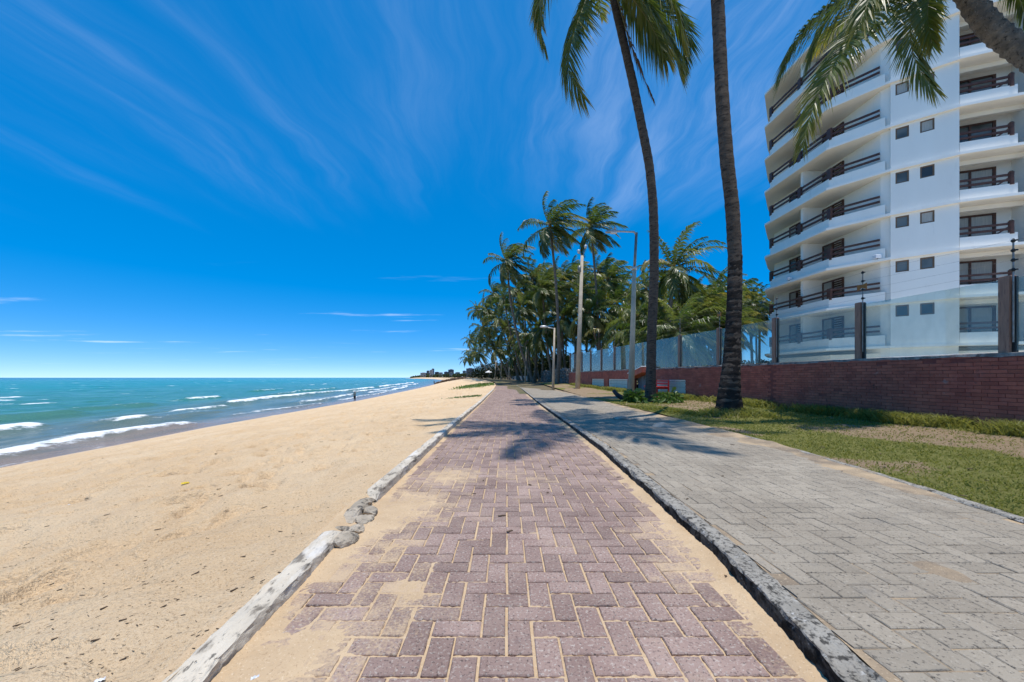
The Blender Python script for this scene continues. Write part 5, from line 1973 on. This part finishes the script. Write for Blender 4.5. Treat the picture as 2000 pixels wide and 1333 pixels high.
def verge_things():
    p = Vector((4.95, 15.0, 0)); p.z = float(lawn_z(p.x, p.y))
    shrub('agave_plant', p, (.42, .36, .42), 150, .26, 3, 'shrub_leaf', 'bright green broad leaved plant on the lamp post side of the curved palm trunk', 'plant', flat=.5)
    p = Vector((6.25, 14.9, 0)); p.z = float(lawn_z(p.x, p.y))
    shrub('agave_plant', p, (.5, .4, .40), 170, .26, 4, 'shrub_leaf', 'pale green broad leaved plant between the curved palm trunk and red bench', 'plant', flat=.5)
    # half buried whitewashed stones at the walkway edge
    for (px, py, r, sx, lab) in ((1217, 818, .17, 1.5, 'half buried pale stone at the walkway edge, farther from the stout palm'), (1291, 832, .16, 1.5, 'half buried pale stone at the walkway edge, closest to the stout palm')):
        p = ground(px, py, .1)
        v, f = blob_rock(r, int(px), sx, .9, .62, 3, .15)
        me = np_mesh('edge_stone', np.array(v), None, np.array(f), mats=['stone_white'], smooth=True)
        tag(obj('edge_stone', me, None, (p.x, p.y, .08)), lab, 'stone', 'pale edge stones')
    # curved dark log
    c = at(1217, 776, 17.2)
    z0 = float(lawn_z(c.x, 17.0))
    pts = []
    for k in range(13):
        t = k / 12
        pts.append((c.x - .5 + 1.05 * t, 17.0 - .1 * math.sin(t * 3), z0 + .06 + .42 * (2 * t - .92) ** 2 * (1 if t < .5 else .45)))
    rad = [.05 + .07 * math.sin(math.pi * min(1, .12 + .85 * k / 12)) for k in range(13)]
    o = MB().tube(pts, rad, 10).build('curved_log', 'bark_log', None, True)
    tag(o, 'dark curved log lying on the grass by the tall concrete lamp post', 'log')
    # red bench in front of the boarded window
    bx, by = float(wallx(18.9)) - .62, 19.0
    root = empty('red_bench', (bx, by, float(lawn_z(bx, by))))
    tag(root, 'red painted bench in front of a boarded mint window', 'bench')
    for k in range(3):
        MB().box(-.26 + .18 * k, -.10 + .18 * k, -.95, .85, .46, .50, .006).build('plank', 'red_paint', root)
    for k in range(2):
        MB().box(.26, .29, -.95, .85, .58 + k * .13, .68 + k * .13).build('back_plank', 'red_paint', root)
    for yy in (-.8, .7):
        m = MB().box(-.26, -.19, yy - .035, yy + .035, -.1, .459)
        m.build('leg', 'red_paint', root)
        m = MB().box(.292, .35, yy - .035, yy + .035, -.1, .82)
        m.build('leg', 'red_paint', root)
        MB().box(-.188, .29, yy - .03, yy + .03, .38, .458).build('rail', 'red_paint', root)
    # rubble wall with dry creepers where the brick wall ends
    a, b2 = Vector((6.58, 41.2)), Vector((5.4, 60.0))
    root = empty('stone_wall', (a.x, a.y, gz_far(42)))
    tag(root, 'grey rubble stone wall tangled with dry creepers at the end of the brick wall', 'wall')
    o0 = Vector(root.location)
    m = MB()
    m.add([tuple(Vector(q) - o0) for q in ((a.x + .12, a.y, 0), (b2.x + .12, b2.y, 0), (b2.x + .12, b2.y, 2.0), (a.x + .12, a.y, 2.05), (a.x + .5, a.y, 0), (b2.x + .5, b2.y, 0), (b2.x + .5, b2.y, 2.0), (a.x + .5, a.y, 2.05))],
          [(0, 1, 2, 3), (7, 6, 5, 4), (0, 4, 5, 1), (3, 2, 6, 7), (0, 3, 7, 4), (1, 5, 6, 2)])
    m.build('core', 'stone_grey', root)
    st = [blob_rock(.24, 300 + q, 1.0, 1.35, .95, 1, .3) for q in range(5)]
    sm = [np_mesh('stone', np.array(v), None, np.array(f), mats=['stone_grey']) for v, f in st]
    n = 0
    for row in range(6):
        L_ = (b2 - a).length
        s = rnd.uniform(0, .4)
        while s < L_ and n < 290:
            q = a.lerp(b2, s / L_)
            o = obj('stone', sm[rnd.randrange(5)], root, tuple(Vector((q.x + .10, q.y, .30 + row * .33 + rnd.uniform(-.06, .06))) - o0))
            o.rotation_euler = (rnd.uniform(-.5, .5), rnd.uniform(-.3, .3), rnd.uniform(-.3, .3))
            o.scale = (rnd.uniform(.75, 1.1),) * 3
            s += rnd.uniform(.42, .62) * (1 + s * .02)
            n += 1
    m = MB()
    for k in range(190):
        s = rnd.random() ** 1.4
        q = a.lerp(b2, s)
        z = rnd.uniform(.9, 2.3)
        p0 = Vector((q.x + rnd.uniform(-.35, .3), q.y, z)) - o0
        pts = [p0]
        for _ in range(4):
            pts.append(pts[-1] + Vector((rnd.uniform(-.12, .06), rnd.uniform(-.25, .25), rnd.uniform(-.42, .04))))
        m.tube(pts, [.016, .014, .012, .01, .005], 4, False)
    c = m.build('creeper', 'trunk_grey', root)
    c['kind'] = 'stuff'
    # low rendered wall deep in the grove
    a, b2 = Vector((4.0, 80.0)), Vector((1.0, 100.0))
    z = gz_far(88)
    m = MB().beam((a.x + .6, a.y, z + .35), (b2.x - .1, b2.y, z + .40), .25, .9)
    m.beam((a.x + .6, a.y, z + .84), (b2.x - .1, b2.y, z + .89), .32, .07)
    tag(m.build('low_wall', 'far_wall_pale'), 'low pale rendered wall among the far palm trunks', 'wall')
    # bushes added as dark backing, deep shade put into their leaf colour
    k = 0
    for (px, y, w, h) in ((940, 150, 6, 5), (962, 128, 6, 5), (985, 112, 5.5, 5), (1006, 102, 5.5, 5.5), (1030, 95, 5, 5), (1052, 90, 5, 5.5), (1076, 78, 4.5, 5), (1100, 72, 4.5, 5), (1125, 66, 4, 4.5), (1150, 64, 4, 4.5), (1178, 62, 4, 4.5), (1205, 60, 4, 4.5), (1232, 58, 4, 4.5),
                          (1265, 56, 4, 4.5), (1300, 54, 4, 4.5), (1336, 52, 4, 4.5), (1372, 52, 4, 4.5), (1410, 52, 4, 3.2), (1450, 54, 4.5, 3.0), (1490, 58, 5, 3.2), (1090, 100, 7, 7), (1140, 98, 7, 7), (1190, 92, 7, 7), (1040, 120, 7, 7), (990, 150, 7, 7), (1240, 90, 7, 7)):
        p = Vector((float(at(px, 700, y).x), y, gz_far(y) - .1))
        shrub('bush', p, (w * .75, 1.8, h * 1.0), 1900, .62, 900 + k, 'shade_tinted_shrub', 'added leafy bush in shade-dark colour ' + ('behind the glass fence garden' if px > 1215 else 'backing the trunks behind the creeper covered wall' if y < 85 else 'at the shaded back of the far grove'), 'bush', 'shade-coloured bushes of the grove', .45)
        k += 1


verge_things()


# ------------------------------------------------------------------ beach details
def beach_point(px, py):
    """where the ray through the pixel meets the sloping sand"""
    lo, hi = .8, 400.0
    for _ in range(60):
        y = math.sqrt(lo * hi)
        p = at(px, py, y)
        if p.z > float(beach_z(p.x, y)): lo = y
        else: hi = y
    p = at(px, py, lo)
    z = float(beach_z(p.x, p.y))
    hit = BEACH_BVH.ray_cast(Vector((p.x, p.y, 5)), Vector((0, 0, -1)))
    return Vector((p.x, p.y, hit[0].z if hit[0] is not None else z))


def beach_details():
    # dry twigs, leaf bits and husks scattered on the sand
    mb = MB()
    rr = random.Random(44)
    for k in range(2300):
        u = rr.random()
        px = rr.uniform(-60, 940); py = 800 + (1330 - 800) * rr.random() ** 1.1
        if px > 990 - (py - 745) * 1.0 - 20: continue
        p = beach_point(px, py)
        if (p - Vector((float(shore_x(p.y)), p.y, p.z))).length < 2.0: continue
        L_ = (.003 + .011 * rr.random() ** 2.2) * (1 + (rr.random() < .10) * 1.3) * (1 + p.y * .09)
        a = rr.gauss(.45, .6)
        d = Vector((math.cos(a), math.sin(a), rr.uniform(-.15, .3)))
        w = L_ * rr.uniform(.08, .24)
        p.z += .003
        mb.beam(p - d * L_ * .5, p + d * L_ * .5, w, w * .7)
    o = mb.build('beach_litter', 'twig')
    tag(o, 'scattered dark twigs and leaf bits on the sand', 'debris', kind='stuff')
    mb = MB()
    for k in range(260):
        # bits on the pavers and verge
        y = rr.uniform(1.3, 11); x = rr.uniform(-1.0, 8)
        if x < float(XR(y)):
            z = .004
            if rr.random() < .5: continue
        elif x < float(XW(y)) + .1:
            z = WZ + .004
            if rr.random() < .75: continue
        else:
            z = float(lawn_z(x, min(y, 20))) + .02
        L_ = rr.uniform(.008, .03)
        a = rr.uniform(0, 6.28)
        d = Vector((math.cos(a), math.sin(a), .05))
        mb.beam(Vector((x, y, z)) - d * L_, Vector((x, y, z)) + d * L_, L_ * .6, .004)
    tag(mb.build('leaf_litter', 'twig'), 'small dry leaf bits on paving and grass', 'debris', kind='stuff')
    for (px, py, s, mt, lab) in ((362, 945, .036, 'yellow_plastic', 'crumpled yellow wrapper half buried in beach sand'), (148, 1103, .028, 'violet_plastic', 'torn violet wrapper lying on beach sand'),
                                 (138, 984, .035, 'white_plastic', 'small white scrap near the waterline side of the beach'), (498, 1327, .012, 'white_plastic', 'tiny white scrap by the buried kerb'),
                                 (195, 1326, .014, 'white_plastic', 'white shell fragment on the open sand')):
        p = beach_point(px, py)
        n = 7
        rs = np.random.RandomState(px)
        X, Y = np.meshgrid(np.linspace(-1, 1, n), np.linspace(-.6, .6, n), indexing='ij')
        V = np.stack([X * s, Y * s, (rs.rand(n, n) * .5) * s], -1).reshape(-1, 3)
        me = np_mesh('wrapper', V, grid_faces(n, n), mats=[mt])
        o = obj('wrapper', me, None, (p.x, p.y, p.z + .004))
        o.rotation_euler = (0, 0, .5)
        tag(o, lab, 'litter')
    # creeping green plants on the upper beach
    for i, (px, py, w, d, n, lab) in enumerate(((932, 752, 2.3, 7.0, 5000, 'patch of green creeping plants on the upper beach at the path bend'), (930, 774, 1.4, .5, 900, 'thin strip of creeping plants across the sand beside the kerb'))):
        p = ground(px, py, .1)
        rs = np.random.RandomState(60 + i)
        x = p.x + rs.normal(size=n) * w * .45; y = p.y + rs.normal(size=n) * d * .5
        k = x < XL(y) - .3
        x, y = x[k], y[k]; n = len(x)
        z = beach_z(x, y) + .03
        s = .10 * rs.uniform(.6, 1.4, n) * (1.6 if i == 0 else .6)
        a = rs.rand(n) * 6.28
        ax = np.stack([np.cos(a), np.sin(a), rs.uniform(.1, 1.3, n)], 1); sd = np.stack([-np.sin(a), np.cos(a), 0 * a], 1)
        c = np.stack([x, y, z], 1)
        V = np.stack([c, c + ax * (s * .5)[:, None] + sd * (s * .35)[:, None], c + ax * s[:, None], c + ax * (s * .5)[:, None] - sd * (s * .35)[:, None]], 1).reshape(-1, 3)
        me = np_mesh('beach_creeper', V, np.arange(n)[:, None] * 4 + np.array([[0, 1, 2, 3]]), mats=['shrub_leaf'], attrs={'tip': np.tile([0, .3, .6, .3], n)})
        tag(obj('beach_creeper', me), lab, 'plants', kind='stuff')
    # brown rock groyne running down into the water
    A, B = Vector((-19.5, 172)), Vector((-39, 214))
    rr = random.Random(9)
    root = empty('rock_groyne', (-28, 190, -1.5))
    tag(root, 'low brown rock groyne running from the far beach into the water', 'rocks')
    o0 = Vector(root.location)
    meshes = []
    for q in range(5):
        v, f = blob_rock(1.0, 400 + q, 1.2, 1.2, .8, 1, .3)
        meshes.append(np_mesh('rock', np.array(v), None, np.array(f), mats=['rock_brown']))
    for k in range(150):
        t = rr.random()
        q = A.lerp(B, t)
        x = q.x + rr.uniform(-1.2, 1.2); y = q.y + rr.uniform(-2.5, 2.5)
        s = rr.uniform(.6, 1.3) * (1 - .3 * abs(t - .5))
        z = max(float(beach_z(x, y)), SEA - .3) + s * .35
        o = obj('rock', meshes[rr.randrange(5)], root, tuple(Vector((x, y, z)) - o0))
        o.scale = (s, s, s * .8)
        o.rotation_euler = (rr.uniform(-.4, .4), rr.uniform(-.4, .4), rr.uniform(0, 6.28))
    # white parasol by the far bend
    y = 112.0
    p = at(955, 738, y); p.z = gz_far(y)
    root = empty('parasol', (p.x, p.y, p.z)); tag(root, 'small white parasol under the farthest palms', 'parasol')
    MB().tube([(0, 0, -.2), (0, 0, 2.4)], .03, 6).build('pole', 'light_metal', root)
    MB().tube([(0, 0, 1.9), (0, 0, 2.15), (0, 0, 2.5)], [1.15, .8, .03], 8, False).build('canopy', 'cloth_white', root)


beach_details()


# ------------------------------------------------------------------ people at the waterline
def skin_obj(name, nodes, edges, mat, parent, root_i=0, sub=1):
    me = bpy.data.meshes.new(name)
    me.from_pydata([n[0] for n in nodes], edges, [])
    me.materials.append(MATS[mat])
    o = obj(name, me, parent)
    sk = o.modifiers.new('skin', 'SKIN')
    layer = me.skin_vertices[0] if len(me.skin_vertices) else None
    if layer is None:
        import bmesh
        bm = bmesh.new(); bm.from_mesh(me); bm.verts.layers.skin.verify(); bm.to_mesh(me); bm.free()
        layer = me.skin_vertices[0]
    for i, n in enumerate(nodes):
        r_ = n[1] if isinstance(n[1], tuple) else (n[1], n[1])
        layer.data[i].radius = r_
        layer.data[i].use_root = (i == root_i)
    ss = o.modifiers.new('sub', 'SUBSURF'); ss.levels = sub; ss.render_levels = sub
    return o


def person(loc, rz, shirt, trousers, label, rod=True, h=1.68):
    root = empty('person', loc, rz)
    tag(root, label, 'person')
    s = h / 1.75
    N = []; E = []

    def nd(x, y, z, r):
        N.append(((x * s, y * s, z * s), r * s if not isinstance(r, tuple) else (r[0] * s, r[1] * s))); return len(N) - 1

    def ed(a, b): E.append((a, b))
    pel = nd(0, 0, .95, (.15, .11)); wa = nd(0, 0, 1.10, (.135, .10)); ch = nd(0, .01, 1.30, (.16, .11)); nk = nd(0, .0, 1.47, .055)
    h0 = nd(0, .01, 1.56, .078); h1 = nd(0, .015, 1.66, .09); h2 = nd(0, .01, 1.73, .06)
    for a, b in ((pel, wa), (wa, ch), (ch, nk), (nk, h0), (h0, h1), (h1, h2)): ed(a, b)
    nose = nd(0, .105, 1.63, .012); ed(h1, nose)
    for sx in (-1, 1):
        ear = nd(sx * .085, 0, 1.63, .016); ed(h1, ear)
        hip = nd(sx * .09, 0, .88, .095); kn = nd(sx * .11, .03, .49, .062); an = nd(sx * .12, -.01, .09, .042); to = nd(sx * .14, .15, .035, .035)
        for a, b in ((pel, hip), (hip, kn), (kn, an), (an, to)): ed(a, b)
        sh = nd(sx * .19, 0, 1.40, .06)
        if rod:
            el = nd(sx * .24, .08, 1.14, .043); wr = nd(sx * .10, .30, 1.12 + .03 * sx, .030); hv = (0, 1)
        else:
            el = nd(sx * .25, -.02, 1.12, .043); wr = nd(sx * .25, .06, .88, .030); hv = (1, 0)
        for a, b in ((ch, sh), (sh, el), (el, wr)): ed(a, b)
        wx, wy, wz = [q / s for q in N[wr][0]]
        dx, dy, dz = ((-.3 * sx, .8, 0) if rod else (0, .15, -1))
        pm = nd(wx + dx * .07, wy + dy * .07, wz + dz * .07, (.036, .02)); ed(wr, pm)
        for q in range(4):
            o_ = (q - 1.5) * .02
            f1 = nd(wx + dx * .12 + (0 if rod else o_ * .3), wy + dy * .12 + (0 if rod else o_), wz + dz * .12 + (o_ if rod else 0), .009)
            f2 = nd(wx + dx * .15 - .02 * sx, wy + dy * .13 + (0 if rod else o_), wz + dz * (.155 + .01 * (1.5 - abs(q - 1.5))) + (o_ if rod else 0), .008)
            ed(pm, f1); ed(f1, f2)
        t1 = nd(wx + dx * .06, wy + dy * .06 + (0 if rod else .045), wz + dz * .06 + (.045 if rod else 0), .010); ed(wr, t1)
    body = skin_obj('body', N, E, 'skin', root, pel)
    # clothing
    n2 = [((0, 0, .96 * s), (.165 * s, .125 * s)), ((0, 0, 1.10 * s), (.155 * s, .12 * s)), ((0, .01 * s, 1.30 * s), (.178 * s, .128 * s)), ((0, 0, 1.43 * s), (.10 * s, .075 * s))]
    e2 = [(0, 1), (1, 2), (2, 3)]
    for sx in (-1, 1):
        sh = tuple(q * s for q in (sx * .195, 0, 1.395)); el = (tuple(q * s for q in (sx * .232, .06, 1.20)) if rod else tuple(q * s for q in (sx * .238, -.01, 1.2)))
        n2 += [(sh, .076 * s), (el, .062 * s)]
        k = len(n2) - 2
        e2 += [(2, k), (k, k + 1)]
    skin_obj('shirt', n2, e2, shirt, body, 1)
    n3 = [((0, 0, .95 * s), (.168 * s, .13 * s))]; e3 = []
    for sx in (-1, 1):
        k = len(n3)
        n3 += [(tuple(q * s for q in (sx * .095, 0, .86)), .108 * s), (tuple(q * s for q in (sx * .11, .028, .50)), .08 * s), (tuple(q * s for q in (sx * .12, -.005, .16)), .062 * s)]
        e3 += [(0, k), (k, k + 1), (k + 1, k + 2)]
    skin_obj('trousers', n3, e3, trousers, body, 0)
    v, f = blob_rock(.108 * s, 5, 1, 1.05, 1, 2, .1)
    hm = np_mesh('hair', np.array([q for q in v]), None, np.array(f), mats=['hair'], smooth=True)
    obj('hair', hm, body, (0, -.022 * s, 1.685 * s))
    if rod:
        pw = Vector(loc) + Matrix.Rotation(rz, 3, 'Z') @ Vector((0, .37 * s, 1.12 * s))
        d = (Matrix.Rotation(rz, 3, 'Z') @ Vector((.1, .35, 1))).normalized()
        m = MB().tube([tuple(pw - d * .45), tuple(pw + d * .3), tuple(pw + d * 2.0)], [.018, .014, .004], 6)
        r0 = m.build('fishing_rod', 'grey_metal')
        MB().tube([tuple(pw - d * .1 + Vector((.03, 0, -.05))), tuple(pw - d * .1 + Vector((.08, 0, -.05)))], .04, 8).build('reel', 'black_plastic', r0)
        tag(r0, 'thin fishing rod held up at the water edge', 'fishing rod')


yq = 64.0
pq = at(693, 785, yq)
person((pq.x, yq, float(beach_z(pq.x, yq)) - .01), R(60), 'shirt_blue', 'trousers_navy', 'person in blue top and dark trousers fishing from the shoreline with their back turned', True, 1.66)
yq = 160.0
pq = at(848, 752, yq)
zq = float(beach_z(pq.x, yq))
person((pq.x, yq, zq), R(20), 'shirt_dark', 'trousers_navy', 'distant person in dark clothes standing by the rock groyne', False, 1.72)


# ------------------------------------------------------------------ far headland
def headland():
    rs = np.random.RandomState(12)
    y = 1750.0
    k = y / F
    xs = np.linspace((792 - CX) * k, (1400 - CX) * k, 160)
    # land
    V, Q = [], []
    prof = [(-60, -4.0), (-20, -2.0), (10, 1.5), (120, 3.5), (700, 4.0)]
    for x in xs:
        t = float(sstep(xs[0], xs[0] + 60, x))
        for (dy, z) in prof:
            V.append((x, y + dy, SEA - 1 + (z + 4) * (.25 + .75 * t)))
    n = len(prof)
    for i in range(len(xs) - 1):
        for j in range(n - 1):
            a = i * n + j
            Q.append((a, a + n, a + n + 1, a + 1))
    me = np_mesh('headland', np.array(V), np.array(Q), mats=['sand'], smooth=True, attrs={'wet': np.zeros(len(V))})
    tag(obj('headland', me), 'low sandy headland across the bay', None, kind='structure')
    # tree belt
    n = 2600
    px = rs.uniform(798, 1100, n)
    hgt = np.interp(px, [798, 812, 830, 860, 900, 1100], [3.0, 5.0, 7.5, 8.5, 9.5, 9]) * k
    x = (px - CX) * k; yy = y + rs.uniform(10, 90, n)
    z = -2 + rs.rand(n) ** .8 * hgt * .95
    r_ = rs.uniform(2.0, 4.5, n)
    base = np.array([(0, 0, 1), (1, 0, 0), (0, 1, 0), (-1, 0, 0), (0, -1, 0), (0, 0, -.8)], float)
    tri = np.array([(0, 1, 2), (0, 2, 3), (0, 3, 4), (0, 4, 1), (5, 2, 1), (5, 3, 2), (5, 4, 3), (5, 1, 4)])
    V = (base[None] * (r_[:, None, None] * rs.uniform(.6, 1.4, (n, 6, 1))) + np.stack([x, yy, z], 1)[:, None, :]).reshape(-1, 3)
    T = (tri[None] + np.arange(n)[:, None, None] * 6).reshape(-1, 3)
    me = np_mesh('far_woods', V, None, T, mats=['far_trees'])
    tag(obj('far_woods', me), 'dark belt of trees along the far headland', 'trees', kind='stuff')
    spec = [(822, 832, 728, 'far_wall_pale', 'long low grey building at the sea end of the headland'), (832, 841, 729, 'far_wall_dark', 'low dark brick block next to the headland tip building'),
            (834, 838, 724, 'far_wall_dark', 'narrow dark block in front of the stepped tower'), (840, 846, 722.5, 'far_wall_pale', 'pale stepped tower beside the highest block on the headland'),
            (844, 847.5, 720, 'far_wall_dark', 'highest dark tower block on the headland'), (850, 857, 726.5, 'far_wall_dark', 'mid height dark block with a small roof room'),
            (858, 864, 727.5, 'far_wall_pale', 'squat pale block between two dark blocks'), (868, 875, 726, 'far_wall_dark', 'wide dark block left of the flat topped tower'),
            (876, 886, 721.5, 'far_wall_dark', 'flat topped dark tower with overhanging roof'), (878, 884, 728, 'far_wall_pale', 'white block standing below the flat topped tower'),
            (890, 898, 727, 'far_wall_pale', 'pale block half hidden by headland trees'), (904, 910, 724, 'far_wall_pale', 'pale apartment slab behind the far palms'),
            (911, 926, 719, 'far_wall_dark', 'broad dark apartment block nearest the palm grove')]
    for i, (a, b, top, mt, lab) in enumerate(spec):
        yb = y + 30 + (i % 3) * 25
        kk = yb / F
        x0, x1 = (a - CX) * kk, (b - CX) * kk
        zt = H + (HY - top) * kk
        root = empty('far_building', ((x0 + x1) / 2, yb, -1))
        tag(root, lab, 'building', 'buildings on the far headland')
        w = (x1 - x0) / 2
        hgt = zt + 1
        m = MB().box(-w, w, -10, 10, 0, hgt * .93)
        m.build('wall', mt, root)
        MB().box(-w * .45, w * .5, -6, 6, hgt * .93 + .01, hgt).build('roof_room', mt, root)
        MB().box(-w - .6, w + .6, -10.6, 10.6, hgt * .93 + .02, hgt * .93 + .7).build('roof', 'far_wall_pale', root)
        nf = max(2, int(hgt * .93 / 3.4)); nc = max(2, int(2 * w / 4.5))
        m = MB()
        for f_ in range(nf):
            z0 = (f_ + .35) * hgt * .93 / nf
            m.box(-w + .8, w - .8, -10.12, -10.01, z0, z0 + hgt * .93 / nf * .45)
        m.build('window_band', 'far_glass', root)


headland()
